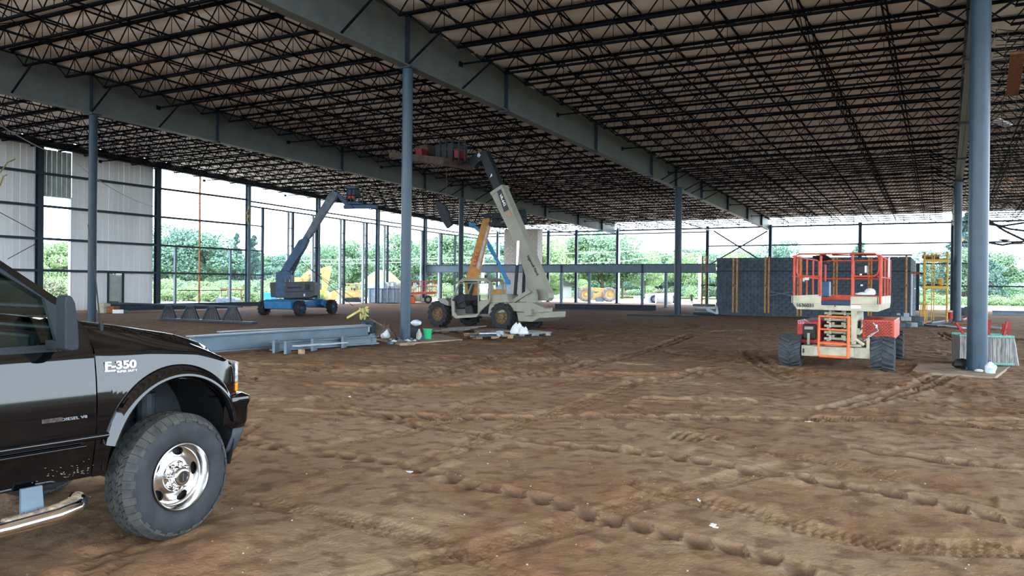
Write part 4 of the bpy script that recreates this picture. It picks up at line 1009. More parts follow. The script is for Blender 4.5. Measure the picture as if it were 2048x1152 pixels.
# ---------------------------------------------------------------- cream telehandler
def telehandler():
    F = Fr((-14.28, 25.52), 170.9)
    # heading: toward -X; s>0 points away from the camera
    T = thing('telehandler', 'dusty cream telehandler with raised boom reaching to the roof near the picture centre', 'telehandler', F.pt(1.5, 1, 0), 170.9)
    R = .52
    for (u, s) in ((0, .2), (3.16, .2), (0, 2.0), (3.16, 2.0)):
        axle_wheel(F.pt(u, s, R*.98), F.S*(-1 if s < 1 else 1), R, .38, T, m_tan, lugs=14, rr=.55)
    # chassis
    m = MB().fbox(F, -1.3, 3.9, .75, 1.5, .45, .85).fbox(F, -.1, .1, .4, 1.8, .42, .6).fbox(F, 3.06, 3.26, .4, 1.8, .42, .6); m.build('chassis', m_tele, T, bevel=.02)
    def pol(name, L, off, s0, s1, mt=m_tele, bev=.0, **k): return MB().prism(F, px(F, L, off), s0, s1).build(name, mt, T, bevel=bev, **k)
    pol('frame_rail', [(1016, 606), (1064, 605), (1091, 617), (1091, 624), (1063, 626), (1016, 621)], .2, .2, .55, bev=.01)
    pol('counterweight', [(1031, 624), (1062, 626), (1079, 624), (1078, 636), (1062, 644), (1035, 643)], .2, .25, 1.9, bev=.02)
    pol('light_bracket', [(1049, 618), (1063, 618), (1063, 631), (1049, 631)], .1, .08, .25)
    pol('engine_hood', [(979, 589), (1013, 588), (1018, 605), (978, 606)], .1, .1, .8, bev=.02)
    pol('battery_box', [(978, 606), (1012, 605), (1008, 625), (975, 628)], .1, .12, .7, bev=.02)
    pol('fender', [(881, 597), (896, 596), (904, 604), (903, 612), (888, 606)], .2, .0, .45, bev=.02)
    pol('boom_cradle', [(1062, 578), (1071, 577), (1076, 590), (1075, 616), (1058, 616), (1058, 604)], .6, .45, .62, bev=.01)
    pol('boom_cradle', [(1062, 578), (1071, 577), (1076, 590), (1075, 616), (1058, 616), (1058, 604)], 1.35, 1.3, 1.45, bev=.01)
    pol('strut', [(1013, 607), (1058, 579), (1063, 584), (1022, 610)], .4, .35, .45)
    # cab
    c0 = px(F, [(902, 601), (906, 634), (912, 637), (955, 634), (960, 626), (978, 604)], 0)
    side = [(902, 600), (904, 630), (911, 637), (953, 634), (961, 622), (978, 606), (978, 598), (962, 601), (957, 604), (957, 626), (946, 630), (914, 631), (909, 624), (908, 603)]
    pol('cab_door_sill', side, .0, .0, .06)
    for s in (.0, .78):
        a_ = lambda x, y: F.pt(F.uw(x, y, 0)[0], s, F.uw(x, y, 0)[1])
        m = MB().tube([a_(903, 602), a_(920, 563), a_(926, 559), a_(956, 557), a_(974, 558), a_(980, 566), a_(979, 603)], .035, 8).tube([a_(957, 558), a_(957, 627)], .03, 8).tube([a_(921, 567), a_(955, 565)], .02, 6)
        m.tube([a_(979, 562), a_(985, 567), a_(986, 580)], .025, 6); m.build('cab_frame', m_tele, T, smooth=True)
    pol('cab_roof', [(921, 560), (926, 556), (972, 556), (979, 562), (976, 563), (930, 562), (923, 565)], 0, -.02, .82, bev=.01)
    pol('cab_window', [(960, 567), (975, 567), (975, 600), (960, 600)], 0, .02, .03, m_glassc, fix=False)
    pol('seat', [(917, 605), (935, 600), (940, 615), (920, 618)], .4, .2, .6, m_cabin, .03); pol('dash', [(912, 600), (922, 590), (935, 588), (938, 602), (916, 612)], .4, .15, .7, m_cabin, .03)
    pol('seat_back', [(936, 612), (950, 611), (953, 627), (937, 627)], .4, .2, .65, m_cabin, .03)
    m = MB(); c = F.pt(*[F.uw(925, 592, .3)[0]], .3, F.uw(925, 592, .3)[1]); m.tube([c+F.S*.16*math.cos(t)+Vector((0, 0, .12*math.sin(t)))+F.U*.1*math.sin(t) for t in np.linspace(0, 2*PI, 15)[:-1]], .014, 5, closed=True); m.bar(c, c-Vector((0, 0, .3)), .04); m.build('steering_wheel', m_dark, T)
    m = MB().fbox(F, .9, 2.3, .72, .8, .55, 1.05); m.build('cab_inner_wall', m_cabin, T)
    # boom
    bo = 1.0
    pol('outer_boom', [(986, 386), (1009.6, 371), (1102, 586), (1103, 596), (1099, 602), (1072, 600), (1057, 577), (1056, 552), (1040, 497)], bo, .82, 1.18, bev=.015)
    pol('boom_heel_plate', [(1073, 574), (1096, 575), (1101, 600), (1073, 600)], bo, .79, .83, bev=.01)
    pol('inner_boom', [(966, 303), (976, 301), (1006, 372), (1010, 381), (994, 386), (989, 374), (976, 347), (965, 316)], bo, .87, 1.13, m_dark, .01)
    pol('boom_head', [(964, 306), (955, 308), (941, 317), (918, 319), (917, 325), (939, 327), (947, 335), (952, 337), (957, 328), (967, 322)], bo, .87, 1.13, m_dark, .01)
    pol('hinge_plate', [(961, 309), (964, 307), (967, 311), (964, 316), (960, 314)], bo, .82, .86, m_lst)
    pol('boom_collar', [(986, 386), (1010, 370), (1013, 376), (989, 392)], bo, .79, 1.21, bev=.01)
    for o, x_ in ((.45, 0), (1.35, 16)):
        a, b, c = F.uw(1036.5+x_*.9, 482+x_*.6, o), F.uw(1034.5+x_*.9, 530, o), F.uw(1030+x_*1.05, 590, o)
        if x_ == 0: MB().tube([F.pt(a[0], o, a[1]), F.pt(b[0], o, b[1])], .045, 12).build('cylinder_rod', m_chrome, T, smooth=True)
        MB().tube([F.pt(b[0], o, b[1]), F.pt(c[0], o, c[1])], .065, 12).build('lift_cylinder', m_dark, T, smooth=True)
    pol('plate', [(993, 380), (1001, 377), (1017, 419), (1008, 424)], .8, .80, .815, m_btext)
    def axisdir(p, q, o): a, b = F.uw(*p, o), F.uw(*q, o); return (F.pt(b[0], o, b[1])-F.pt(a[0], o, a[1]))
    d = axisdir((998, 385), (1013, 420), .8); yd = axisdir((1000, 405), (1012, 399), .8)
    def at(x, y, o): a = F.uw(x, y, o); return F.pt(a[0], o, a[1])
    lettering('VR-642', at(1005.5, 400, .79), d, yd, .50, .12, m_wtext, T); 
    d2 = axisdir((1056, 512), (1073, 545), .8); lettering('Ingersoll Rand', at(1065, 531, .79), d2, axisdir((1065, 529), (1071, 526), .8), .85, .13, m_btext, T)
    lettering('A', at(983, 351, .86), Vector(CR0), (0, 0, 1), .1, .14, m_wtext, T)
    pol('faded_emblem', [(1012, 424), (1019, 421), (1024, 431), (1016, 434)], .8, .80, .812, mat('faded orange emblem', (.42, .24, .17), .6, 0, .2, 30))
    # suspended work platform on the forks, near the roof
    W_ = thing('work_platform', 'dark man basket with red gear on plank deck held up by cream telehandler forks', 'platform', F.pt(4.2, 1, 0), 170.9)
    def pw(name, L, off, s0, s1, mt=m_dark): return MB().prism(F, px(F, L, off), s0, s1).build(name, mt, W_)
    pw('fork', [(840, 316), (925, 326), (925, 330), (840, 320)], .7, .6, .75); pw('fork', [(840, 316), (925, 326), (925, 330), (840, 320)], 1.2, 1.15, 1.3)
    pw('plank_deck', [(820, 311), (930, 323), (926, 338), (880, 330), (820, 322)], 1, -.2, 1.6, m_plank)
    pw('tool_chest', [(881, 292), (915, 288), (915, 322), (881, 320)], .6, .3, 1.2)
    for k, x_ in enumerate((880, 892, 905, 918, 930)): pw('rail_post', [(x_, 277+k), (x_+2, 277+k), (x_+2, 322), (x_, 320)], .3, .25, .31); pw('rail_post', [(x_, 277+k), (x_+2, 277+k), (x_+2, 322), (x_, 320)], 1.6, 1.55, 1.61)
    for y_ in (280, 297): pw('rail', [(879, y_), (932, y_+3), (932, y_+5), (879, y_+2)], .3, .25, .31); pw('rail', [(879, y_), (932, y_+3), (932, y_+5), (879, y_+2)], 1.6, 1.55, 1.61)
    pw('gas_can', [(915, 299), (925, 299), (926, 317), (915, 317)], .5, .3, .6, m_dred); pw('gas_can', [(838, 300), (850, 299), (851, 312), (838, 313)], .5, .3, .6, m_dred)
    pw('plate_stack', [(838, 294), (860, 290), (866, 312), (838, 315)], .9, .7, 1.2, m_plank)
    MB().tube([at(893, 322, .3), at(893, 400, .3)], .012, 5).build('hanging_rope', m_plank, label='thin rope hanging from the man basket near the roof', cat='rope')
    o_ = MB(); o_.prism(F, px(F, [(873, 404), (880, 403), (893, 412), (900, 425), (902, 440), (907, 449), (897, 457), (886, 440), (880, 425)], 1.0), .9, 1.0)
    o_.build('hanging_tarp', m_dark, label='dark folded tarp dangling below the joists right of the central post', cat='tarp')
telehandler()
# ---------------------------------------------------------------- orange telehandler behind
def orange_tele():
    F = Fr(P(960, 640, D=37), FD)
    T = thing('telehandler', 'orange telehandler with steep boom, half hidden behind the cream one', 'telehandler', F.o, FD)
    def pol(name, L, s0, s1, mt=m_osh, off=0, bev=.01): return MB().prism(F, px(F, L, off), s0, s1).build(name, mt, T, bevel=bev)
    pol('outer_boom', [(966, 438), (980, 437), (983, 444), (957, 559), (932, 559)], -.22, .22)
    pol('boom_stripe', [(976, 450), (980, 450), (958, 540), (953, 536)], .22, .235, mat('dusty cream stripe', (.42, .40, .36)), bev=0)
    a, b = F.uw(951, 529), F.uw(957, 507); c = ((a[0]+b[0])/2-.1, (a[1]+b[1])/2); d = F.pt(b[0], 0, b[1])-F.pt(a[0], 0, a[1])
    lettering('LULL', F.pt(F.uw(953, 517)[0], .24, F.uw(953, 517)[1]), d, -F.U, .75, .16, m_red, T)
    pol('boom_tip', [(968, 430), (980, 428), (983, 440), (968, 441)], -.2, .2, m_dark)
    pol('turret', [(930, 557), (956, 559), (958, 590), (932, 592)], -.5, .5)
    pol('body', [(978, 578), (1013, 580), (1012, 590), (978, 590)], -.8, .8); pol('chassis', [(925, 590), (1030, 590), (1030, 618), (925, 618)], -.5, .5, m_dark)
    pol('stabiliser', [(936, 562), (950, 566), (946, 588), (938, 586)], .5, .7, m_dark)
    for x_ in (935, 1015):
        for s in (-1, 1):
            u = F.uw(x_, 640)[0]; axle_wheel(F.pt(u, s, .5), F.S*s, .5, .36, T, m_yellow, lugs=12)
    W_ = thing('work_platform', 'dark tangled man basket on top of the orange boom, behind the cream boom', 'platform', F.o, FD)
    def pw(L, s0, s1, n='panel'): return MB().prism(F, px(F, L), s0, s1).build(n, m_dark, W_)
    pw([(978, 446), (1012, 448), (1050, 442), (1052, 448), (1012, 455), (978, 452)], -.6, .6, 'deck'); pw([(984, 430), (1000, 426), (1002, 448), (985, 447)], -.3, .3, 'control_chest'); pw([(1036, 418), (1050, 416), (1052, 446), (1037, 444)], -.3, .3, 'gear_rack')
    for x_ in (980, 990, 1000, 1010, 1024, 1036, 1044, 1051):
        for s in (-.6, .55): pw([(x_, 422), (x_+1.6, 422), (x_+1.6, 448), (x_, 448)], s, s+.05, 'rail_post')
    for y_ in (422, 434):
        for s in (-.6, .55): pw([(979, y_+3), (1053, y_-2), (1053, y_), (979, y_+5)], s, s+.05, 'rail')
orange_tele()
# ---------------------------------------------------------------- blue boom lift
def boomlift():
    a, b, c = G(603, 632), G(667, 627.5), G(559, 629.5)
    hd_ = math.degrees(math.atan2(b.y-a.y, b.x-a.x)); L = (b-a).length; wd = 2.1
    F = Fr((a.x, a.y), hd_)                  # s>0: right of heading = camera side; body lies at s<0
    T = thing('boom_lift', 'blue articulating boom lift with grey hood working by the open left wall', 'lift', F.pt(L/2, -wd/2, 0), hd_)
    for (u, s) in ((0, 0), (L, 0), (0, -wd), (L, -wd)): axle_wheel(F.pt(u, s-.1 if s == 0 else s, .385), F.S*(1 if s == 0 else -1), .39, .34, T, m_dblue, lugs=12)
    m = MB().fbox(F, -.2, L+.2, -wd*.72, -wd*.28, .38, .72); m.prism(F, [(-.5, .35), (.5, .35), (.9, .5), (.9, .82), (-.4, .82), (-.55, .7)], -wd*.86, -wd*.14); m.prism(F, [(L-.9, .5), (L-.3, .35), (L+.3, .35), (L+.4, .7), (L-.7, .82)], -wd*.86, -wd*.14)
    m.fbox(F, -.1, .1, -wd, 0, .32, .46).fbox(F, L-.1, L+.1, -wd, 0, .32, .46); m.build('chassis', m_blue, T, bevel=.03)
    C = F.pt(L*.45, -wd/2, 0); D0 = (C-CO).dot(CF)
    V = Fr((C.x, C.y), FD)
    def pol(name, Lp, s0, s1, mt=m_dblue, bev=.02): return MB().prism(V, px(V, Lp), s0, s1).build(name, mt, T, bevel=bev)
    pol('turntable_hood', [(578, 564), (632, 563), (636, 568), (636, 591), (628, 595), (578, 596)], -.1, .8, m_greybody)
    pol('turntable_hood', [(544, 565), (578, 562), (578, 596), (546, 594)], -.9, .4, m_greybody)
    pol('hood_vent', [(618, 568), (627, 568), (627, 580), (618, 580)], .79, .815, m_dark, 0); pol('hood_vent', [(583, 574), (612, 573), (612, 576), (583, 577)], .79, .815, m_dark, 0)
    pol('hood_crease', [(580, 583), (634, 581), (634, 582.5), (580, 584.5)], .79, .83, m_dark, 0)
    lettering('S', V.pt(V.uw(609, 590, .8)[0], .83, V.uw(609, 590, .8)[1]), V.U, (0, 0, 1), .09, .12, m_wtext, T)
    pol('slew_ring', [(572, 594), (622, 594), (622, 599), (572, 599)], -.4, .4, m_dark)
    pol('riser', [(556, 545), (577, 541), (586, 545), (586, 594), (556, 596)], -.3, .42)
    pol('lower_boom', [(562, 545), (600, 481), (614, 474), (619, 480), (612, 496), (578, 548)], -.2, .3)
    pol('upper_boom', [(606, 478), (659, 388), (667, 382), (676, 386), (675, 394), (655, 424), (629, 465), (619, 478)], -.16, .2, mat('worn grey blue boom', (.12, .15, .18), .5, 0, .15, 4))
    pol('boom_cylinder', [(586, 548), (603, 512), (606, 513), (589, 551)], .3, .4, m_dark)
    pol('jib', [(667, 383), (676, 384), (702, 408), (710, 417), (695, 417), (684, 403)], -.12, .15)
    pol('basket_arm', [(687, 412), (700, 406), (706, 408), (755, 410), (755, 417), (688, 418)], -.1, .1)
    pol('basket_floor', [(697, 405), (723, 405), (724, 410), (697, 410)], -.5, .5, m_dblue)
    pol('basket_panel', [(698, 374), (714, 373), (716, 392), (698, 392)], -.45, .4, m_dblue)
    for s in (-.5, .5):
        for x_ in (698, 706, 714, 722): u0, w0 = V.uw(x_, 408); u1, w1 = V.uw(x_, 380); MB().tube([V.pt(u0, s, w0), V.pt(u1, s, w1)], .03, 6).build('basket_post', m_dark, T)
        for y_ in (380, 393): u0, w0 = V.uw(698, y_); u1, w1 = V.uw(722, y_); MB().tube([V.pt(u0, s, w0), V.pt(u1, s, w1)], .03, 6).build('basket_rail', m_dark, T)
    pol('red_bag', [(699, 391), (711, 390), (712, 398), (700, 399)], .2, .5, m_red, .02)
    m = MB()
    for k in range(9): x_ = 573+k*2.2; m.slab([V.pt(*( lambda q: (q[0], .46, q[1]))(V.uw(x_+random.uniform(-4, 4), 562+random.uniform(-6, 6)))), V.pt(*(lambda q: (q[0], .46, q[1]))(V.uw(x_+random.uniform(-2, 5), 568))), V.pt(*(lambda q: (q[0], .46, q[1]))(V.uw(x_, 571)))], V.S*.02)
    m.build('caution_tape', mat('yellow caution tape', (.55, .50, .28), .5, 0, .1), label='tangle of yellow caution tape on the blue boom lift turntable', cat='tape')
    # small blue lift behind the telehandlers
    V2 = Fr(P(1005, 620, D=47), FD)
    T2 = thing('boom_lift', 'small light blue boom lift far behind the cream telehandler boom', 'lift', V2.o, FD)
    m_b2 = mat('bright blue paint', (.05, .22, .45), .45, 0, .1)
    def p2(name, Lp, s0, s1, mt=m_b2): return MB().prism(V2, px(V2, Lp), s0, s1).build(name, mt, T2, bevel=.02)
    p2('boom', [(967, 470), (972, 470), (1019, 561), (1013, 569), (994, 525), (978, 500)], -.15, .15); p2('riser', [(1008, 565), (1021, 559), (1022, 572), (1010, 575)], -.2, .2)
    p2('hood', [(992, 575), (1000, 568), (1022, 569), (1023, 592), (992, 592)], -.7, .7, mat('pale machine cover', (.38, .45, .5))); p2('chassis', [(988, 592), (1027, 592), (1027, 604), (988, 604)], -.6, .6, m_b2)
    p2('basket', [(938, 447), (950, 446), (951, 453), (939, 454)], -.4, .4); p2('jib', [(950, 450), (972, 470), (968, 474), (946, 455)], -.1, .1)
    for x_ in (993, 1022):
        for s in (-.8, .8): axle_wheel(V2.pt(V2.uw(x_, 610)[0], s, .4), V2.S*(1 if s > 0 else -1), .4, .3, T2, m_dblue, lugs=10)
boomlift()
# ---------------------------------------------------------------- machines outside
def outside():
    def fac(x, y, D): return Fr(P(x, y, D=D), FD)
    m_y2 = mat('pale yellow paint', (.55, .36, .15), .5, 0, .1)  # pale yellow base colour for the machines outside
    m_org = mat('safety orange', (.75, .10, .04), .5, 0, .05)
    # excavator
    V = fac(630, 600, 74); T = thing('excavator', 'yellow excavator with arched boom and curled bucket outside the left wall', 'excavator', V.o, FD)
    def pp(name, L, s0, s1, mt=m_y2, t=None, bev=.02): return MB().prism(V, px(V, L), s0, s1).build(name, mt, t or T, bevel=bev)
    pp('boom', [(598, 574), (600, 560), (608, 548), (620, 540), (640, 537), (648, 540), (648, 547), (636, 547), (622, 552), (614, 562), (611, 574)], -.3, .3)
    pp('stick', [(643, 537), (659, 531), (662, 540), (657, 563), (652, 582), (644, 583), (645, 560)], -.25, .25)
    pp('bucket', [(643, 580), (653, 582), (662, 592), (672, 597), (664, 603), (648, 602), (642, 594)], -.7, .7, m_yellow)
    pp('stick_cylinder', [(616, 548), (640, 533), (641, 536), (618, 552)], .3, .45, m_lst)
    pp('house', [(580, 570), (612, 570), (612, 594), (580, 594)], -1.2, 1.2); pp('cab', [(590, 555), (606, 555), (608, 572), (590, 572)], .3, 1.2)
    for s in (-1.3, .8): pp('track', [(576, 597), (580, 594), (616, 594), (620, 599), (616, 604), (580, 604)], s, s+.5, m_dark)
    # track loader
    V = fac(690, 605, 72); T = thing('track_loader', 'pale yellow track loader with open cab outside behind the tall jambs', 'loader', V.o, FD)
    pp('body', [(664, 585), (672, 581), (696, 582), (722, 584), (722, 594), (690, 597), (668, 596)], -.8, .8, m_y2, T); pp('engine_hood', [(698, 580), (722, 581), (722, 588), (698, 588)], -.5, .5, m_y2, T)
    for (x_) in (697, 709, 721):
        for s in (-.7, .65): pp('cab_post', [(x_-1, 568), (x_+1, 568), (x_+1, 583), (x_-1, 583)], s, s+.06, m_y2, T)
    pp('cab_roof', [(695, 567), (722, 567), (722, 569), (695, 569)], -.8, .8, m_y2, T); pp('seat', [(704, 576), (710, 576), (710, 588), (704, 588)], -.3, .3, m_black, T)
    for s in (-1.0, .6): pp('track', [(692, 598), (698, 595), (722, 595), (727, 600), (722, 606), (697, 606)], s, s+.4, m_dark, T)
    pp('blade', [(652, 590), (656, 590), (658, 605), (654, 606)], -1.1, 1.1, m_y2, T); pp('push_arm', [(656, 598), (690, 592), (690, 596), (656, 602)], .8, 1.0, m_y2, T)
    # dumpster
    V = fac(770, 607, 70); T = thing('dumpster', 'grey steel dumpster heaped with white waste outside beside the central post', 'dumpster', V.o, FD)
    pp('bin', [(738, 577), (800, 578), (798, 605), (741, 605)], -1.1, 1.1, mat('dumpster grey', (.26, .32, .38), .6, 0, .08), T)
    for x_ in (742, 754, 766, 778, 790): pp('rib', [(x_, 578), (x_+2, 578), (x_+2, 604), (x_, 604)], 1.1, 1.2, m_lst, T)
    pp('rim', [(737, 576), (801, 577), (801, 579), (737, 578)], -1.15, 1.15, m_steel, T)
    m = MB()
    for k in range(16): x_ = random.uniform(742, 798); u, w = V.uw(x_, 576+random.uniform(-5, 1)); m.ball(V.pt(u, random.uniform(-.8, .8), w), random.uniform(.25, .5), 8, .2)
    m.build('waste', m_bag, T, smooth=True)
    # mound
    q = P(762, 600, D=110); m = MB(); rows = []
    for i in range(13):
        rows.append([Vector((q.x+(i/12-.5)*9, q.y+(j/12-.5)*9, 3.6*max(0, math.cos(min(PI/2, math.hypot((i/12-.5), (j/12-.5))*2*PI/2)))**1.2+random.uniform(-.1, .1))) for j in range(13)])
    m.grid(rows).build('soil_mound', mat('grassy soil', (.22, .21, .10), .9, 0, .25, 2, .5, 5), smooth=True, label='grassy soil mound beyond the dumpster', cat='mound')
    # red mobile lift outside
    V = fac(845, 606, 70); T = thing('scissor_lift', 'distant red and cream scissor lift outside, right of the central post', 'lift', V.o, FD)
    m_rl = mat('bright red paint', (.60, .09, .06), .5, 0, .1)  # brighter red base colour for the distant lift
    pp('platform', [(821, 584), (872, 583), (872, 588), (821, 589)], -.8, .8, m_rl, T); pp('body', [(821, 590), (842, 590), (842, 600), (821, 600)], -.7, .7, m_cream, T)
    pp('chassis', [(818, 596), (862, 596), (862, 603), (818, 603)], -.6, .6, m_cream, T); pp('engine_box', [(818, 593), (832, 593), (832, 606), (818, 606)], .6, .9, m_org, T)
    for x_ in (821, 830, 839, 848, 857, 866, 872):
        for s in (-.8, .75): pp('rail_post', [(x_-.6, 562), (x_+.6, 562), (x_+.6, 585), (x_-.6, 585)], s, s+.05, m_rl, T)
    for y_ in (562, 572):
        for s in (-.8, .75): pp('rail', [(821, y_), (872, y_), (872, y_+1.3), (821, y_+1.3)], s, s+.05, m_rl, T)
    pp('sign', [(829, 566), (836, 566), (836, 576), (829, 576)], .85, .9, m_white, T)
    for x_ in (824, 858): axle_wheel(V.pt(V.uw(x_, 600)[0], .7, .35), V.S, .35, .3, T, m_cream, lugs=8)
    # generator, rusty frame, stone pallets
    V = fac(540, 607, 62); T = thing('generator', 'bright blue wheeled generator outside left of the blue boom lift', 'generator', V.o, FD)
    pp('housing', [(531, 585), (548, 585), (548, 600), (533, 600)], -.6, .6, mat('bright cyan blue', (.05, .36, .62), .45, 0, .05), T); pp('base', [(534, 600), (548, 600), (547, 606), (536, 606)], -.5, .5, m_dark, T)
    V = fac(465, 606, 62); T = thing('rusty_rack', 'rusty brown steel frame standing outside the second open bay', 'frame', V.o, FD)
    for x_ in (442, 446, 481, 485): pp('leg', [(x_, 579), (x_+1.5, 579), (x_+1.5, 606), (x_, 606)], -.1 if x_ in (442, 481) else -1, 0 if x_ in (442, 481) else -.9, m_rust, T)
    pp('top_bar', [(441, 577), (488, 578), (488, 580.5), (441, 580)], -.15, .05, m_rust, T)
    V = fac(455, 606, 60); T = thing('pipe_pallet', 'pallet of grey wrapped pipes outside the second open bay', 'pallet', V.o, FD)
    for k, x_ in enumerate((438, 444, 450, 457, 463, 469)): u, w = V.uw(x_+2, 599+(k % 2)*2); MB().tube([V.pt(u-.05, -.9, w), V.pt(u+.1, .7, w)], .17, 10).build('pipe', m_steel, T, smooth=True)
    pp('base', [(437, 605), (474, 605), (474, 608), (437, 608)], -.8, .8, m_gwood, T)
    # yellow telehandler outside the end wall
    V = fac(1197, 606, 86); T = thing('telehandler', 'yellow telehandler parked outside the far end wall under its lowered boom', 'telehandler', V.o, FD)
    pp('boom', [(1158, 574), (1166, 573), (1232, 579), (1233, 586), (1228, 588), (1165, 579)], -.3, .3, m_y2, T)
    pp('chassis', [(1166, 592), (1185, 586), (1225, 588), (1230, 600), (1168, 600)], -.7, .7, m_y2, T); pp('strut', [(1162, 578), (1167, 578), (1176, 592), (1170, 594)], -.2, .2, m_y2, T)
    pp('strut', [(1180, 592), (1200, 583), (1203, 586), (1184, 596)], .3, .5, m_y2, T); pp('engine_cover', [(1190, 595), (1206, 594), (1206, 605), (1190, 605)], .5, .9, m_steel, T)
    for x_, r_ in ((1170, .75), (1217, .78)):
        for s in (-.9, .9): axle_wheel(V.pt(V.uw(x_, 600)[0], s, r_), V.S*(1 if s > 0 else -1), r_, .5, T, m_y2, mat('dusty grey tyre', (.22, .20, .18), .9), lugs=12, rr=.6)
    # tank and trailer
    V = fac(1320, 612, 82); T = thing('trailer', 'silver cargo trailer outside the far end wall', 'trailer', V.o, FD)
    pp('box', [(1293, 588), (1352, 586), (1352, 606), (1293, 608)], -1, 1, m_lst, T); pp('door_frame', [(1310, 587), (1313, 587), (1313, 607), (1310, 607)], 1.0, 1.05, m_steel, T)
    for x_ in (1305, 1340): axle_wheel(V.pt(V.uw(x_, 608)[0], 1, .4), V.S, .4, .25, T, m_steel, lugs=8)
    V = fac(1336, 611, 78); u, w = V.uw(1332, 604); T = MB().tube([V.pt(u-1.0, 0, .5), V.pt(u-.9, 0, .5), V.pt(u+.6, 0, .5)], .48, 20).build('water_tank', m_white, smooth=True, label='white horizontal water tank outside near the far end wall', cat='tank')
    V = fac(1275, 610, 84); T = thing('porta_bin', 'small pale waste bin outside the far end wall', 'bin', V.o, FD)
    pp('bin', [(1268, 594), (1280, 594), (1279, 608), (1269, 608)], -.4, .4, mat('pale bin', (.5, .52, .52)), T); pp('lid', [(1267, 592), (1281, 592), (1281, 594), (1267, 594)], -.45, .45, m_lst, T)
    # sheds and houses
    def house(x0, x1, ye, yr, yb, D, wall, roof, label, name='house'):
        V = fac((x0+x1)/2, yb, D); T = thing(name, label, 'building', (V.o.x, V.o.y, 0), FD); zb = 0
        u0, we = V.uw(x0, ye); u1, _ = V.uw(x1, ye); _, wr = V.uw((x0+x1)/2, yr)
        MB().fbox(V, u0, u1, -6, 0, -1, we).build('wall', wall, T)
        m = MB()._add([V.pt(u0-.4, .4, we-.1), V.pt(u1+.4, .4, we-.1), V.pt(u1+.4, -6.4, we-.1), V.pt(u0-.4, -6.4, we-.1), V.pt(u0, -3, wr), V.pt(u1, -3, wr)], [(0, 1, 5, 4), (2, 3, 4, 5), (0, 4, 3), (1, 2, 5), (0, 3, 2, 1)]); m.build('roof', roof, T)
        n_ = max(1, int((u1-u0)/4))
        for k in range(n_): uc = u0+(u1-u0)*(k+.5)/n_; f = MB().fbox(V, uc-.5, uc+.5, 0, .08, we*.35, we*.75).build('window', m_white, T); MB().fbox(V, uc-.4, uc+.4, .08, .1, we*.4, we*.7).build('pane', m_dark, f)
        return T, V
    m_shed = mat('pale siding', (.55, .54, .54), .7, 0, .05); m_roof = mat('grey shingle', (.30, .31, .34), .8, 0, .1)
    house(1092, 1143, 571, 555, 590, 118, m_shed, m_roof, 'white shed with a grey roof seen left of the yellow telehandler')
    house(836, 850, 586, 580, 592, 130, m_shed, m_roof, 'small pale building glimpsed left of the cream telehandler cab')
    T, V = house(2002, 2110, 561, 542, 590, 150, mat('light blue siding', (.35, .42, .46), .7), mat('blue grey shingle', (.30, .37, .42), .8), 'long low house with blue grey roof at the far right edge')
    u, w = V.uw(2011, 543); MB().fbox(V, u-.6, u+.6, -3.6, -2.4, 2, w+1.3).build('chimney', mat('brick chimney', (.40, .22, .18), .8), T)
    house(1925, 1945, 588, 578, 600, 160, m_shed, m_roof, 'pale house glimpsed between the two thick blue columns')
    house(540, 560, 556, 549, 572, 150, mat('bluish pale siding', (.45, .5, .52)), m_roof, 'pale house in the trees left of the excavator')
    V = fac(1385, 609, 80)
    # road strip
    a = G(1190, 592); m = MB(); m.quad((-62, 118, .12), (20, 118, .12), (20, 126, .12), (-62, 126, .12)); m.build('trim_2', mat('pale road', (.55, .53, .5), .8), kind='structure', fix=False)
    # utility poles and wires
    def pole(x, yt, yb, D, label):
        V = fac(x, yb, D); T = thing('utility_pole', label, 'pole', (V.o.x, V.o.y, 0), FD); u, w = V.uw(x, yt); z = V.uw(x, yt)[1]
        MB().tube([V.pt(u, 0, -.5), V.pt(u, 0, z)], .24, 10).build('pole', mat('pale pole', (.52, .52, .5), .8), T, smooth=True); MB().bar(V.pt(u-1.3, 0, z-.4), V.pt(u+1.3, 0, z-.4), .14).build('cross_arm', mat('pale pole', (.5, .5, .5)), T)
        return V.pt(u, 0, z-.3)
    pa = pole(1356, 500, 600, 105, 'tall pale utility pole just left of the dark blue column, beyond the end wall'); pb = pole(1400, 511, 600, 118, 'pale utility pole with a cross arm left of the block walls')
    pc = pole(966, 505, 600, 120, 'utility pole behind the orange boom')
    for (y0, y1, y2) in ((513, 510, 499), (520, 530, 508)):
        p = [P(600, y0+8, D=105), P(870, y0+4, D=105), P(1080, y1, D=105), P(1240, y1-7, D=105), P(1356, y2, D=105), P(1480, y2-6, D=105)]
        for k in range(1):
            q = [p[i].lerp(p[i+1], t) for i in range(5) for t in (0, .5)]+[p[-1]]
            MB().tube(q, .028, 4).build('power_line', mat('pale wire', (.75, .78, .8), .6), label='pale power line crossing the trees, %s of the two' % ('upper' if y0 < 518 else 'lower'), cat='wire')
outside()
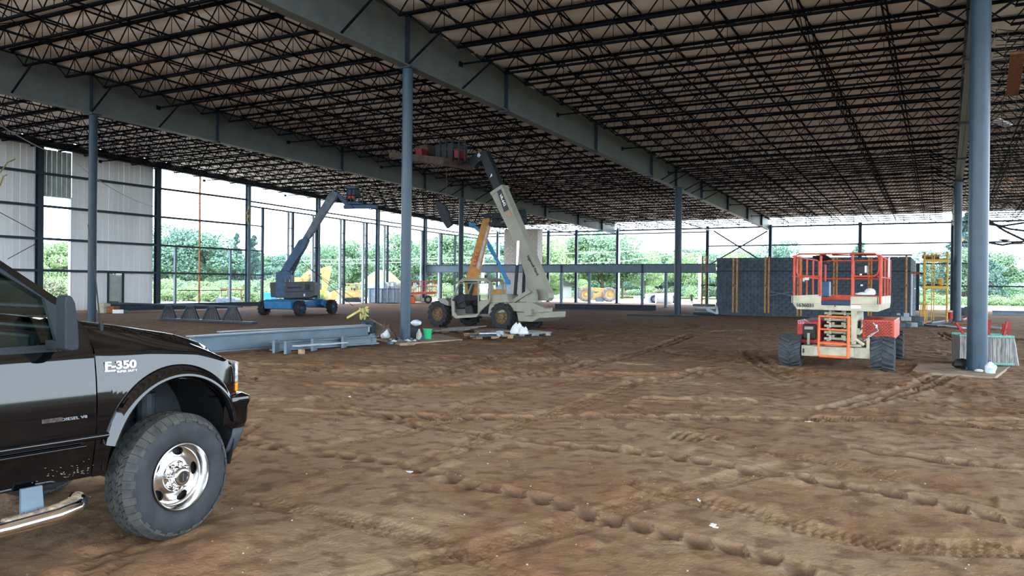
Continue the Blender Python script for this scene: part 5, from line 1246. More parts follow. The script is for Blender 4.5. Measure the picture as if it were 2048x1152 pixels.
# ================================================================ block walls with braces
def blocks():
    YB_ = 48.0; xl = P(1432, 560, Y=YB_).x; xr = P(1821, 560, Y=YB_).x; H = 3.42
    yb2 = YB_+9.0
    W_ = bpy.data.objects.new('block_enclosure', None); COL.objects.link(W_); W_.location = (0, 0, 0)
    setp(W_, 'grey concrete block enclosure with yellow braces behind the scissor lift', 'wall')
    W_.location = (xl, YB_, 0)
    MB().box(((xl+xr)/2, YB_+.25, H/2-.02), (xr-xl-.06, .3, H-.06)).box((xr-.22, (YB_+yb2)/2, H/2-.02), (.3, yb2-YB_-.1, H-.06)).box((xl+.22, (YB_+yb2)/2, H/2-.02), (.3, yb2-YB_-.1, H-.06)).build('mortar_core', m_mortar, W_)
    bw, bh = .4, .19; n = 0; rest = MB()
    proto = MB().box((0, 0, 0), (bw-.014, .12, bh-.014)).mesh('block', m_block); half = MB().box((0, 0, 0), (bw/2-.014, .12, bh-.014)).mesh('block', m_block)
    rows_ = int(H/bh)
    items = []
    for r in range(rows_):
        x = xr; first = True
        while x > xl+.05:
            w = bw/2 if (first and r % 2) else bw; w = min(w, x-xl); first = False
            items.append((x-w/2, r, w)); x -= w
    items.sort(key=lambda t: -t[0])
    for (x, r, w) in items:
        z = bh*(r+.5); jy = random.uniform(-.008, .008)
        if n < 300 and (abs(w-bw) < .01 or abs(w-bw/2) < .01):
            link('block', proto if abs(w-bw) < .01 else half, W_, (x-xl, .06+jy, z)); n += 1
        else: rest.box((x, YB_+.06+jy, z), (w-.014, .12, bh-.014))
    for r in range(rows_):
        y = YB_+.12+(bw/2 if r % 2 else 0)
        while y < yb2-.4: rest.box((xr-.05, y+bw/2, bh*(r+.5)), (.1, bw-.014, bh-.014)); y += bw
    rest.build('blocks_far', m_block, W_, kind='stuff')
    MB().box(((xl+xr)/2, YB_-.03, 2.62), (xr-xl, .05, .05)).build('bond_line', m_dark, W_)
    MB().box((xr-.4, YB_-.02, 1.3), (.12, .06, 2.5)).build('white_trim', m_white, W_) if False else None
    MB().box((xr+.03, YB_+.6, 1.32), (.06, .9, 2.55)).build('white_board', mat('pale blue board', (.45, .52, .56)), W_)
    # footing of piled blocks at the right corner
    k = 0
    for (x, y, z, c) in [(1790, 650, 0, 0), (1800, 655, 0, 0), (1812, 655, 0, 0), (1824, 654, 0, 0), (1836, 652, 0, 0), (1795, 646, .19, 0), (1812, 650, .19, 0), (1830, 648, .19, 0), (1838, 650, .19, 0)]:
        q = G(x, y); MB().box((q.x, q.y, z+.1), (.42, .3, .19), random.uniform(-8, 8)).build('loose_block', m_block if k % 3 else mat('light concrete block', (.30, .34, .37), .85, 0, .1), label='loose concrete block piled at the right foot of the block wall, %s' % ('bottom course', 'upper course')[z > 0], cat='block', group='loose blocks at the wall corner, %s' % ('bottom', 'upper')[z > 0], bevel=.01); k += 1
    # braces: pairs of yellow-brown posts
    def brace(x0, x1, yt, yb, Y, label, bracket=True):
        T = thing('post_brace', label, 'brace', (P(x0, 600, Y=Y).x, Y, 0)); 
        for x in ([x0, x1] if x1 else [x0]):
            a = P(x, yt, Y=Y); b = P(x-1.5, yb, Y=Y); MB().tube([b, a], .052, 8).build('post', m_scaf, T, smooth=True)
        if x1:
            for y in (yt+4, 570, 574): a, b = P(x0, y, Y=Y), P(x1, y+1, Y=Y); MB().bar(a, b, .04).build('rung', m_scaf, T)
        a = P(x0, 571, Y=Y); MB().box(a, (.16, .12, .12)).build('coupler', m_rust, T)
    brace(1467, 1474.5, 516, 625, 47.2, 'first pair of rusty orange brace posts from the left on the block wall')
    brace(1531, 1538, 513, 626, 47.2, 'second pair of rusty orange brace posts from the left on the block wall')
    brace(1596, 1603, 514, 632, 47.0, 'third pair of brace posts, seen through the left scissor lift rails')
    brace(1668, 1674, 514, 632, 47.0, 'fourth pair of brace posts, seen through the middle of the scissor lift rails')
    brace(1738, 1743, 514, 632, 47.0, 'fifth pair of brace posts, seen through the right of the scissor lift rails')
    brace(1813, None, 511, 632, 46.5, 'single yellow brown brace post near the right corner of the block wall')
    brace(1405, 1413, 512, 611, 49.5, 'rusty scaffold frame standing free left of the block wall')
    for (a, b) in (((1405, 570), (1430, 570)),): MB().bar(P(*a, Y=49.5), P(*b, Y=49.5), .06).build('scaffold_tube', m_dark, label='dark tube from scaffold frame to left end of block wall', cat='tube')
    for i, (a, b) in enumerate((((1405, 575), (1430, 584)), ((1405, 599), (1430, 590)), ((1540, 583), (1588, 592)), ((1540, 591), (1588, 583)))): MB().bar(P(*a, Y=49.3 if i < 2 else 46.9), P(*b, Y=49.3 if i < 2 else 46.9), .035).build('scaffold_tube', m_steel, label=('upper thin cross tube left of the block wall', 'lower thin cross tube left of the block wall', 'falling thin cross tube between second and third brace pairs', 'rising thin cross tube between second and third brace pairs')[i], cat='tube')
    MB().bar(P(1664, 510.5, Y=46), P(1825, 510, Y=46), .12, .07).build('scaffold_plank', m_dark, label='long dark plank lying across the tops of the wall braces', cat='plank')
    q = P(1813, 628, Y=46.2); MB().box((q.x, 46.2, q.z-.1), (.25, .2, .3)).build('post_bracket', m_lst, label='pale foot bracket of the single brace post', cat='bracket'); q = P(1797, 631, Y=46.2); MB().box((q.x, 46.2, q.z), (.16, .1, .24)).build('junction_box', m_lst, label='small pale box at the foot of block wall by right corner', cat='box')
blocks()
# ---------------------------------------------------------------- yellow scaffold tower
def scaffold():
    Y0, Y1 = 46.5, 48.2; T = thing('scaffold_tower', 'yellow masonry scaffold tower with plank decks right of the block wall', 'scaffold', (P(1870, 600, Y=Y0).x, Y0, 0))
    xs_ = [P(1848, 600, Y=Y0).x, P(1894, 600, Y=Y0).x]
    for x in xs_:
        for Y in (Y0, Y1):
            MB().tube([(x, Y, 0), (x, Y, 3.6)], .05, 8).build('leg', m_yscaf, T, smooth=True)
    for x in (xs_[0]+.35, xs_[1]-.6):
        MB().tube([(x, Y0, .05), (x, Y0, 3.5)], .03, 6).build('inner_leg', m_yscaf, T)
    for x0, x1 in ((xs_[0], xs_[0]+.35), (xs_[1]-.6, xs_[1])):
        for k in range(12): MB().bar((x0, Y0, .3+.28*k), (x1, Y0, .3+.28*k), .035).build('rung', m_yscaf, T)
    for x in xs_:
        for k in range(10): MB().bar((x, Y0, .3+.34*k), (x, Y1, .3+.34*k), .035).build('rung', m_yscaf, T)
    for z in (1.85, 3.22): MB().box(((xs_[0]+xs_[1])/2, (Y0+Y1)/2, z), (xs_[1]-xs_[0], Y1-Y0, .05)).build('plank_deck', m_plank, T); MB().box(((xs_[0]+xs_[1])/2, Y0-.02, z-.08), (xs_[1]-xs_[0], .06, .14)).build('deck_beam', m_yellow, T)
    MB().bar((xs_[0]-.15, Y0, 3.55), (xs_[1], Y0, 3.5), .03).bar((xs_[0]-.15, Y1, 3.55), (xs_[1], Y1, 3.5), .03).build('guard_rail', m_rust, T)
    MB().box((xs_[0]+.28, Y0+.4, 3.35), (.8, .5, .18)).build('mortar_board', m_rust, T)
    MB().bar(P(1822, 545, Y=46.8), P(1852, 548, Y=46.8), .35, .12).build('outrigger_plank', m_rust, T)
    for k, (x, z, s, l) in enumerate(((1862, 1.98, (.42, .3, .2), 'left'), (1868, 1.93, (.5, .3, .12), 'right'))):
        MB().box((P(x, 600, Y=Y0).x, Y0+.35*(k+1), z-.03), s).build('loose_block', m_block, label='grey concrete block on the middle deck of the yellow scaffold, %s one' % l, cat='block')
    q = P(1880, 560, Y=Y0); MB().lathe((q.x, Y0+.3, 1.88), (0, 0, 1), [(0, .13), (.33, .16), (.33, .14), (.02, .12)], 20).build('bucket', m_yscaf, smooth=True, label='dull yellow bucket on the middle deck of the yellow scaffold', cat='bucket')
    for k in range(5):
        x = P(1842+3*k, 600, Y=45.6).x; MB().tube([(x, 45.6, 0), (x, 45.6, .95)], .03, 6).bar((x, 45.6, .9), (x+.2, 45.7, .9), .03).build('stacked_frame', m_yscaf, label='short yellow scaffold frame leaning at the foot of the scaffold tower', cat='frame', group='yellow frames at the tower foot')
scaffold()
# ---------------------------------------------------------------- things on the ground
def lying(name, a, b, dep, fw, mt, label, z=0.0, cat='beam', tk=.03):
    a, b = Vector(a), Vector(b); T = thing(name, label, cat, (a.x, a.y, 0)); zz = Vector((0, 0, dep/2+z))
    MB().bar(a+zz, b+zz, tk, dep-.04).build('web_plate', mt, T); MB().bar(a+zz+Vector((0, 0, dep/2-.015)), b+zz+Vector((0, 0, dep/2-.015)), fw, .03).build('flange', mt, T); MB().bar(a+zz-Vector((0, 0, dep/2-.015)), b+zz-Vector((0, 0, dep/2-.015)), fw, .03).build('flange', mt, T)
    return T
m_lb = mat('light blue grey steel', (.13, .185, .225), .42, 0, .07, 2)
lying('steel_beam', G(735, 683), G(380, 713), .40, .3, m_lb, 'long blue grey steel beam lying behind the pickup bonnet, nearest of the stack', z=.06)
lying('steel_beam', G(735, 675), G(440, 694), .34, .3, m_lb, 'second long blue grey steel beam lying behind the front one', z=.06)
lying('steel_beam', G(752, 690), G(545, 705), .22, .24, m_lb, 'short column section with end plates lying in front of the long beams', z=.04)
for i, (x, y) in enumerate(((552, 706), (575, 708), (628, 702), (688, 696), (745, 690))):
    q = G(x, y); MB().box((q.x, q.y, .16), (.06, .32, .3), 25).build('end_plate', m_steel, label='square steel end plate on the short column section, %s from the left' % ('first', 'second', 'third', 'fourth', 'fifth')[i], cat='plate')
for i, (x0, x1, y) in enumerate(((592, 640, 689), (642, 690, 686))):
    a, b = G(x0, y+3, .26), G(x1, y-1, .26); MB().bar(a, b, .22, .02, up=(0, .5, 1)).build('flat_plate', m_lst, label='pale flat steel plate resting on the short column section, %s one' % ('left', 'right')[i], cat='plate')
q = G(603, 708); MB().box((q.x, q.y, .05), (.12, .1, .12)).build('wood_block', m_wood, label='small wooden block under the short column section', cat='block')
lying('steel_beam', G(1110, 617), G(1312, 620.5), .35, .3, m_dstl, 'dark steel beam lying on the dirt before the end wall posts')
lying('steel_beam', G(200, 626), G(455, 620), .35, .25, m_dstl, 'long dark steel beam lying along the foot of the left wall', z=.1)
lying('steel_beam', G(400, 616), G(548, 613), .30, .25, m_dstl, 'dark steel beam lying past the light posts toward the blue boom lift', z=.05)
lying('steel_beam', G(1985, 630), G(2100, 632), .3, .3, m_steel, 'blue grey steel beam lying near the low girt at the right edge')
lying('steel_beam', G(1255, 631), G(1400, 634), .08, .2, m_dstl, 'flat dark steel piece on the dirt left of the dark blue column')
# bundled joists on the ground
JT = thing('joist_bundle', 'dark bundle of trapezoid joist ends lying on the dirt behind the pickup', 'joists', G(420, 650))
for k, (xa, xb) in enumerate(((322, 352), (362, 398), (405, 440), (444, 484))):
    Yp = G(450, 645).y
    for off in (0, .35):
        a, b = P(xa, 645, Y=Yp+off), P(xb, 645, Y=Yp+off); h = .62; w = b.x-a.x
        pts = [(a.x, Yp+off, .05), (a.x+w*.35, Yp+off, h), (a.x+w*.7, Yp+off, h), (b.x, Yp+off, .05)]
        m = MB()
        for p, q in zip(pts[:-1], pts[1:]): m.bar(p, q, .05)
        for i in range(9): t = (i+.5)/9; x = a.x+w*t; hh = h*min(1, t/.35, (1-t)/.3); m.bar((x, Yp+off, .05), (a.x+w*(.35+.35*t), Yp+off, h), .02)
        m.build('web_frame', m_dstl, JT)
a, b = P(330, 646, Y=Yp-.1), P(500, 646, Y=Yp-.1); MB().bar((a.x, Yp-.15, .05), (b.x+.3, Yp-.15, .05), .3, .08).build('chord', m_dstl, JT); MB().bar((a.x-4, Yp+.2, .66), (b.x-.8, Yp+.2, .66), .12, .06).build('chord', m_dstl, JT)
# left wall clutter
CL = G(215, 628)
for k, (x, y, s, mt, l) in enumerate(((208, 626, (.5, .4, .5), m_cream, 'cream carton'), (222, 626, (.7, .5, .35), m_rust, 'rusty brown crate'), (226, 620, (.5, .3, .5), m_plank, 'brown plank bundle'), (236, 627, (.5, .3, .2), m_white, 'white roll'), (244, 626, (.5, .4, .15), m_steel, 'grey tray'))):
    q = G(x, y); MB().box((q.x, q.y, s[2]/2), s, 20*k).build('supply_box', mt, bevel=.02, label='%s in the clutter by the grey door of the left wall' % l, cat='box')
# pallets
def pallet(cx, cy, deg, label, mt, loads=(), z=0):
    T = thing('pallet', label, 'pallet', (cx, cy, z), deg); a = math.radians(deg); U = Vector((math.cos(a), math.sin(a), 0)); V = Vector((-math.sin(a), math.cos(a), 0)); C = Vector((cx, cy, z)); k_ = 1.1
    for k in range(7): MB().box(C+V*(k-3)*.155*k_+Vector((0, 0, .125)), (1.15*k_, .11*k_, .02), deg).build('deck_board', mt, T)
    for s in (-1, 0, 1):
        for (u0, u1) in ((-.55, -.38), (-.12, .12), (.38, .55)): MB().box(C+U*((u0+u1)/2*k_)+U*0+V*0+U*0+V*0+(V*0)+U*0+Vector((0, 0, .065))+V*(s*.47*k_), ((u1-u0)*k_, .06, .10), deg).build('stringer_block', mt, T)
        MB().box(C+V*s*.47*k_+Vector((0, 0, .1)), (1.12*k_, .05, .03), deg).build('stringer', mt, T)
    for s in (-.5, 0, .5): MB().box(C+U*s*k_+Vector((0, 0, .015)), (.1, 1.0*k_, .02), deg).build('bottom_board', mt, T)
    return T
q = G(977, 676); pallet(q.x, q.y, 52, 'raw wood pallet with papers on it in front of the cream telehandler', m_wood)
q = G(1050, 671); pallet(q.x, q.y+.1, 60, 'grey wood pallet under the two white bags', m_gwood)
q = G(900, 667); pallet(q.x-.4, q.y+.2, 40, 'dark old pallet piled with boards right of the green bucket', m_dwood); pallet(q.x+1.0, q.y+.9, 42, 'dark old pallet nearest the cream telehandler wheel', m_dwood)
for i in range(6):
    a = G(868+i*6, 663-i, .17); b = G(930+i*8, 660-i*1.2, .17); MB().bar(a+Vector((0, 0, .02*i/3)), b+Vector((0, 0, .02*i/3)), .12, .02).build('loose_board', m_gwood if i % 2 else m_dwood, label='loose board lying over the dark pallets by the green bucket', cat='board', group='loose boards on the dark pallets')
q = G(972, 671, .15); MB().box((q.x, q.y, .16), (.8, .7, .03), 52).build('tarp_sheet', m_dblue, label='dark blue sheet spread on the raw wood pallet', cat='sheet')
q = G(970, 668, .18); m = MB(); 
for i in range(3): m.box((q.x+.16*i, q.y-.02*i, .2+.01*i), (.3, .26, .03), 20+25*i)
m.build('paper_stack', m_bag, label='white papers lying on the raw wood pallet', cat='papers')
q = G(1000, 672, .17); MB().ball((q.x, q.y, .24), .11, 10, .3, (1.3, 1, .7)).build('plastic_wrap', m_lst, smooth=False, label='crumpled clear plastic wrap at the right of the papers', cat='plastic')
for i, (x, y, w, h) in enumerate(((1033, 667, .20, .33), (1046, 668, .17, .22))):
    q = G(x, y, .15); rows = []; n = 14
    for k in range(7):
        t = k/6; r = w*(1-.75*t**2.2); rows.append([(q.x+(r*(1+random.uniform(-.18, .18)))*math.cos(2*PI*j/n)+.05*t, q.y+r*.8*(1+random.uniform(-.15, .15))*math.sin(2*PI*j/n), .15+h*t*(1+.1*math.sin(j))) for j in range(n+1)])
        rows[-1][-1] = rows[-1][0]
    MB().grid(rows).build('plastic_bag', m_bag, label='%s white plastic sack standing on the grey pallet' % ('taller left', 'shorter right')[i], cat='bag', smooth=True, angle=25)
# green bucket & litter round the central post
def bucket(x, y, r, h, mt, label, z=0):
    q = G(x, y); T = thing('bucket', label, 'bucket', (q.x, q.y, z)); c = (q.x, q.y, z)
    MB().lathe(c, (0, 0, 1), [(0, .001), (0, r*.85), (h, r), (h, r*1.06), (h-.03, r*1.06), (h, r*.95), (.02, r*.8), (.02, .001)], 32).build('pail', mt, T, smooth=True, angle=40)
    MB().tube([Vector(c)+Vector((r*1.05*math.cos(t), -.02-r*.5*math.sin(t)*.3, h-.05-r*.6*math.sin(t))) for t in np.linspace(0, PI, 10)], .006, 5).build('handle', m_steel, T)
bucket(855, 681, .125, .34, m_green, 'bright green plastic bucket at the foot of the central blue post')
bucket(1900, 637, .16, .36, m_red, 'red plastic bucket at foot of second thick blue column')
q = G(829, 679); MB().box((q.x, q.y+.1, .2), (.32, .22, .4), 10).build('shop_vac_body', m_black, label='dark canister with a label left of the green bucket', cat='canister', bevel=.05)
MB().ball((q.x+.02, q.y+.05, .5), .15, 12, .18, (1.1, .8, .6)).build('rag_heap', m_bag, smooth=True, label='white rag heaped on the dark canister beside the green bucket', cat='rag')
q = G(840, 681); MB().lathe((q.x, q.y-.05, 0), (0, 0, 1), [(0, .001), (0, .09), (.2, .085), (.3, .03), (.34, .03), (.34, .001)], 14).build('jug', mat('stained white plastic', (.5, .46, .4)), smooth=True, label='stained white jug just left of the green bucket', cat='jug')
q = G(850, 682); MB().ball((q.x, q.y-.1, .07), .07, 10, .2).build('blue_bag', m_blue, smooth=True, label='small blue plastic bag at the foot of the green bucket', cat='bag')
q = G(738, 672); MB().box((q.x, q.y, .25), (.36, .3, .48), 15).build('tool_case', m_dstl, label='upright dark case with a white label left of the central post', cat='case', bevel=.03); MB().box((q.x+.08, q.y-.17, .22), (.13, .02, .16), 15).build('case_label', m_white, label='white label on the upright dark case', cat='label')
q = G(727, 673); MB().lathe((q.x, q.y, 0), (0, 0, 1), [(0, .001), (0, .07), (.42, .07), (.46, .03), (.47, .001)], 12).build('gas_bottle', m_dblue, smooth=True, label='slim dark gas bottle beside the upright case', cat='bottle')
q = G(772, 679); MB().ball((q.x, q.y, .16), .17, 10, .2, (.9, .9, 1)).build('plastic_bag', m_bag, smooth=False, label='half-full white bag left of the foot of the central post', cat='bag')
LT = thing('litter_pile', 'heap of cables and wrappers around the foot of the central blue post', 'litter', G(800, 684))
for i in range(34):
    x = random.uniform(772, 845); y = random.uniform(676, 687); q = G(x, y, .03); mt = random.choice([m_bag, m_dwood, m_steel, m_yscaf, m_black])
    MB().ball((q.x, q.y, .04), random.uniform(.03, .07), 6, .4, (1.6, 1, .7)).build('wrapper', mt, LT)
q0 = G(790, 678); m = MB()
for i in range(7):
    a = G(790+random.uniform(-8, 8), 680, .05); b = G(768-i*3, 664+i*2, .2+.04*i); m.tube([a, a.lerp(b, .5)+Vector((0, 0, .25+.03*i)), b], .012, 5)
m.build('cable_tangle', m_dwood, LT)
SB = thing('safety_harness', 'yellow safety straps bundle draped on thin poles left of central post', 'harness', G(738, 655))
m = MB(); 
A_ = lambda x, y: P(x, y, D=24.5)
m.tube([A_(791, 675), A_(762, 650), A_(738, 636)], .02, 6).tube([A_(795, 676), A_(768, 652), A_(742, 640)], .018, 6); m.build('pole', m_dwood, SB)
for i in range(14): q = A_(random.uniform(718, 734), random.uniform(612, 632)); MB().slab([q, q+Vector((random.uniform(-.12, .12), 0, -.14)), q+Vector((random.uniform(.02, .16), .02, random.uniform(-.16, .05)))], (.01, .03, 0)).build('strap', mat('yellow green webbing', (.42, .40, .14), .8, 0, .3, 20), SB)
MB().bar(A_(721, 620), A_(694, 636), .07, .06).build('hard_case', mat('yellow case', (.6, .5, .12)), SB)
# concrete pad, tie, crate, jug at the right column
q0, q1, q2, q3 = G(1838, 726), G(1822, 744), G(1990, 755), G(2020, 733)
MB().slab([q0+Vector((0, 0, -.05)), q1+Vector((0, 0, -.05)), q2+Vector((0, 0, -.05)), q3+Vector((0, 0, -.05))], (0, 0, .06)).build('concrete_pad', m_conc, label='dusty square concrete pad under the thick blue column at right', cat='pad', bevel=.01)
q0, q1 = G(690, 678), G(750, 690)
MB().slab([G(752, 684, -.05), G(800, 694, -.05), G(925, 685, -.05), G(880, 674, -.05)], (0, 0, .10)).build('concrete_pad', m_conc, label='dusty concrete pad under the central blue post', cat='pad', bevel=.01)
MB().bar(G(1865, 738, .015), G(1892, 741, .015), .03, .012).build('wood_strip', m_dwood, label='thin dark strip lying on the concrete pad at right', cat='strip')
q = G(1980, 747); JG = thing('water_jug', 'clear plastic water jug standing right of the thick blue column foot', 'jug', (q.x, q.y, .01))
MB().lathe((q.x, q.y, .01), (0, 0, 1), [(0, .001), (0, .085), (.02, .095), (.13, .095), (.17, .075), (.215, .03), (.225, .025), (.24, .025)], 24).build('jug_body', mat('milky plastic', (.62, .70, .76), .25, 0, .06, 20), JG, smooth=True, angle=60)
MB().lathe((q.x, q.y, .235), (0, 0, 1), [(0, .03), (.022, .03), (.022, .001)], 16).build('cap', m_blue, JG); MB().box((q.x, q.y-.094, .08), (.08, .008, .07)).build('label', mat('pale blue label', (.35, .5, .62)), JG)
MB().tube([(q.x+.09, q.y, .17), (q.x+.11, q.y, .13), (q.x+.095, q.y, .07)], .012, 8).build('handle', mat('milky plastic', (.6, .7, .75)), JG)
q = G(1921, 738); MB().ball((q.x+.02, q.y+.1, .1), .13, 10, .25, (1.3, .8, .8)).build('rubbish_bag', m_black, smooth=True, label='black rubbish bag left of the thick blue column foot', cat='bag')
q = G(1958, 744); MB().ball((q.x, q.y, .03), .05, 8, .3, (1.6, 1, .6)).build('crumpled_wrapper', m_bag, label='crumpled wrapper between the blue column foot and the water jug', cat='wrapper')
def crate():
    a, b = G(1919, 730), G(2027, 734); d = (b-a); L = d.length; F = Fr((a.x, a.y), math.degrees(math.atan2(d.y, d.x))); h = .67
    T = thing('plank_crate', 'grey weathered plank crate with teal edges behind the thick blue column', 'crate', (a.x, a.y, 0), F.deg)
    for s in (0, -.9):
        n_ = 13
        for k in range(n_): MB().fbox(F, L*k/n_+.004, L*(k+1)/n_-.004, s-.02, s+random.uniform(0, .006), .06, h-.05).build('plank', mat('grey plank %d' % (k % 3), ((.30, .30, .29), (.24, .245, .24), (.34, .33, .30))[k % 3], .85, 0, .25, 5, .3, 40, stretch=(6, 6, .7)), T)
        for w in (.03, h-.05): MB().fbox(F, -.01, L+.01, s-.03, s+.03, w, w+.06).build('rail_board', m_gwood, T); MB().fbox(F, -.01, L+.01, s+.03, s+.036, w+.02, w+.045).build('edge_strip', m_strap, T)
    for u in (0, L-.02):
        for k in range(7): MB().fbox(F, u, u+.02, -.9+.128*k+.004, -.9+.128*(k+1)-.004, .05, h-.03).build('plank', m_gwood, T)
    MB().fbox(F, .02, L-.02, -.88, -.02, .03, .06).build('floor_board', m_gwood, T)
    m = MB()
    for k in range(3): m.slab([F.pt(L+.01, -.05-.3*k, h), F.pt(L+.12, -.1-.3*k, 0.02), F.pt(L+.02, -.3-.3*k, .02)], F.U*.01)
    m.build('torn_wrap', m_bag, T)
    for k, (x0, y0, x1, y1) in enumerate(((1912, 645, 1926, 662), (1975, 640, 1979, 664), (1981, 640, 1976, 664), (2014, 644, 2008, 664), (2021, 642, 2017, 666), (2008, 648, 2003, 664))):
        D = 17.8+.1*k; p, q = P(x0, y0, D=D), P(x1, y1+5, D=D); q = p+(q-p)*((p.z-.1)/(p.z-q.z))
        o = thing('red_shore', 'red steel %s sticking out of the plank crate' % ('prop leaning left', 'clamp behind the column, left arm', 'clamp behind the column, right arm', 'bar at the crate right end, first', 'bar at the crate right end, outermost', 'thin grey-red bar inside the crate')[k], 'prop', (q.x, q.y, 0))
        MB().bar(p, q, .035, .045).build('bar', m_red, o)
        for t in (.2, .45): c = p.lerp(q, t); MB().box(c, (.08, .05, .03)).build('lug', m_red, o)
crate()
# scattered lumber and sheets by the second column
for k, (x0, y0, x1, y1, mt, l) in enumerate(((1828, 650, 1860, 643, m_red, 'red tube'), (1858, 648, 1900, 645, m_dark, 'dark board'), (1862, 645, 1895, 641, m_steel, 'grey steel strip'), (1878, 650, 1930, 656, m_lst, 'pale metal sheet'), (1905, 645, 1960, 652, m_yscaf, 'yellow board'), (1915, 652, 1950, 655, m_orange, 'orange panel'), (1960, 652, 2005, 657, m_lst, 'long pale strip'), (1840, 648, 1880, 652, m_dblue, 'blue board'), (1925, 640, 1950, 630, m_red, 'dark red plank'), (1930, 634, 1975, 636, m_rust, 'rusty plank'))):
    MB().bar(G(x0, y0, .06), G(x1, y1, .06), .22 if k % 2 else .12, .05).build('loose_lumber', mt, label='%s lying on the dirt near the second thick column' % l, cat='lumber')
for k, (x, y, n) in enumerate(((1930, 631, 2), (1937, 632, 3), (1926, 626, 2))):
    for j in range(n): q = G(x, y); MB().box((q.x, q.y, .1+.2*j), (.42, .3, .19), 5*j).build('loose_block', m_block, label='loose grey block stacked between the two thick columns', cat='block', group='blocks stacked between the two thick columns')
# sheet pile by dark column
for k, (x0, x1, y, z, mt, l) in enumerate(((1392, 1432, 630, 0, m_dstl, 'bottom dark'), (1395, 1436, 628, .18, m_lb, 'middle blue grey'), (1391, 1425, 624, .36, m_steel, 'top folded'))):
    a, b = G(x0, y), G(x1, y); MB().box(((a.x+b.x)/2, (a.y+b.y)/2, z+.1), ((b-a).length, 1.0, .16), 0).build('wrapped_bundle', mt, label='%s wrapped bundle at the left foot of the block wall' % l, cat='bundle', bevel=.03)
a = P(1410, 614, Y=43.5); m = MB(); m.slab([P(1408, 612, Y=43.5), P(1414, 622, Y=43.5), P(1434, 629, Y=43.5), P(1430, 624, Y=43.5)], (0, .05, 0)); m.slab([P(1430, 628, Y=43.4), P(1434, 612, Y=43.4), P(1437, 628, Y=43.4)], (0, .05, 0)); m.build('plastic_film', m_lst, label='torn clear plastic film hanging on the wrapped bundles', cat='plastic')
q = G(1484, 628); MB().box((q.x, q.y, .05), (.4, .2, .08)).build('scrap_paper', m_white, label='small white scrap at foot of block wall', cat='paper')
# litter bits on the dirt
for k, (x, y, s) in enumerate(((817, 944, .045), (1435, 1053, .04), (1617, 842, .05), (1398, 998, .012), (1060, 664, .05), (700, 787, .02))):
    q = G(x, y); z = gh(q.x, q.y); m = MB()
    for i in range(5): m.box((q.x+random.uniform(-s, s), q.y+random.uniform(-s, s)*.6, z+.008+.004*i), (s*.9, s*.5, .006), random.uniform(0, 180))
    m.build('paper_scrap', m_bag, label='crumpled white scrap on the dirt, %s' % ('below the middle of the photo left of centre', 'lowest one, right of centre', 'on the track row before the scissor lift', 'tiny speck right of centre', 'beside the grey pallet', 'small one below the long beams')[k], cat='scrap')
# pebbles
m = MB()
for k in range(260):
    x = random.uniform(-7.5, 3); y = random.uniform(3.2, 12); s = random.uniform(.003, .008); m.box((x, y, gh(x, y)+s*.4), (s*1.4, s, s*.8), random.uniform(0, 90))
o = m.build('pebbles', mat('pale pebbles', (.42, .35, .26), .9, 0, .2), kind='stuff', fix=False, label='tiny pale pebbles scattered over the foreground dirt', cat='pebbles')
# ---------------------------------------------------------------- debris net at the right
NT = thing('debris_net', 'dark debris net sagging below the joists right of the thick blue column', 'net', (2.5, 30, 0))
m_net = mat('dark netting', (.04, .045, .05), .8, 0, .1)
def nz(x, y):
    t = (x-.9)/7; e = (y-20)/34
    return 7.3-1.0*math.sin(PI*min(1, max(0, t)))*(.4+.6*e)-1.3*e*e-.9*float(smooth(e, .8, 1.0))+.12*math.sin(x*2.2+y*.7)
m = MB()
for i in range(26):
    x = .95+i*.28; m.tube([(x+.1*math.sin(y*.8+i), y, nz(x, y)) for y in np.arange(20, 54.1, 1.1)], .012, 3, cap=False)
for j in range(100):
    y = 20+j*.34; m.tube([(x, y+.08*math.sin(x*3), nz(x, y)) for x in np.arange(.95, 8, .6)], .011, 3, cap=False)
m.build('mesh', m_net, NT, kind='stuff', fix=False)
for (a, b, c) in (((1972, 448), (2005, 452), (2052, 445)), ((1973, 438), (2010, 462), (2052, 482)), ((1970, 484), (2005, 490), (2052, 482)), ((1974, 444), (2020, 458), (2052, 462))):
    MB().tube([P(*a, D=38), P(*b, D=38), P(*c, D=38)], .05, 6).build('edge_rope', m_dark, NT)
for k, (x0, y0, x1, y1, w, mt, l) in enumerate(((2036, 105, 2024, 190, .30, m_rust, 'long orange brown board'), (1990, 250, 1975, 260, .4, m_dark, 'dark scrap'), (2030, 318, 2052, 326, .25, m_plank, 'brown board end'), (2012, 358, 2028, 362, .25, m_rust, 'orange brown scrap'), (2005, 384, 2020, 380, .3, m_rust, 'rusty offcut'), (2018, 443, 2038, 440, .45, m_plank, 'upper far brown scrap'), (2003, 480, 2014, 481, .4, m_plank, 'small curved brown scrap'), (2019, 487, 2042, 487, .6, m_plank, 'largest low brown lump'), (1992, 240, 2018, 252, .4, m_bag, 'pale sheet scrap'))):
    D = (21, 30, 32, 34, 36, 38, 38, 38, 28)[k]; a, b = P(x0, y0, D=D), P(x1, y1, D=D)
    if k == 0: a, b = G(2036, 105, 7.1), G(2024, 190, 7.1)
    MB().bar(a, b, w, .06).build('net_debris', mt, label='%s caught in the debris net' % l, cat='debris')
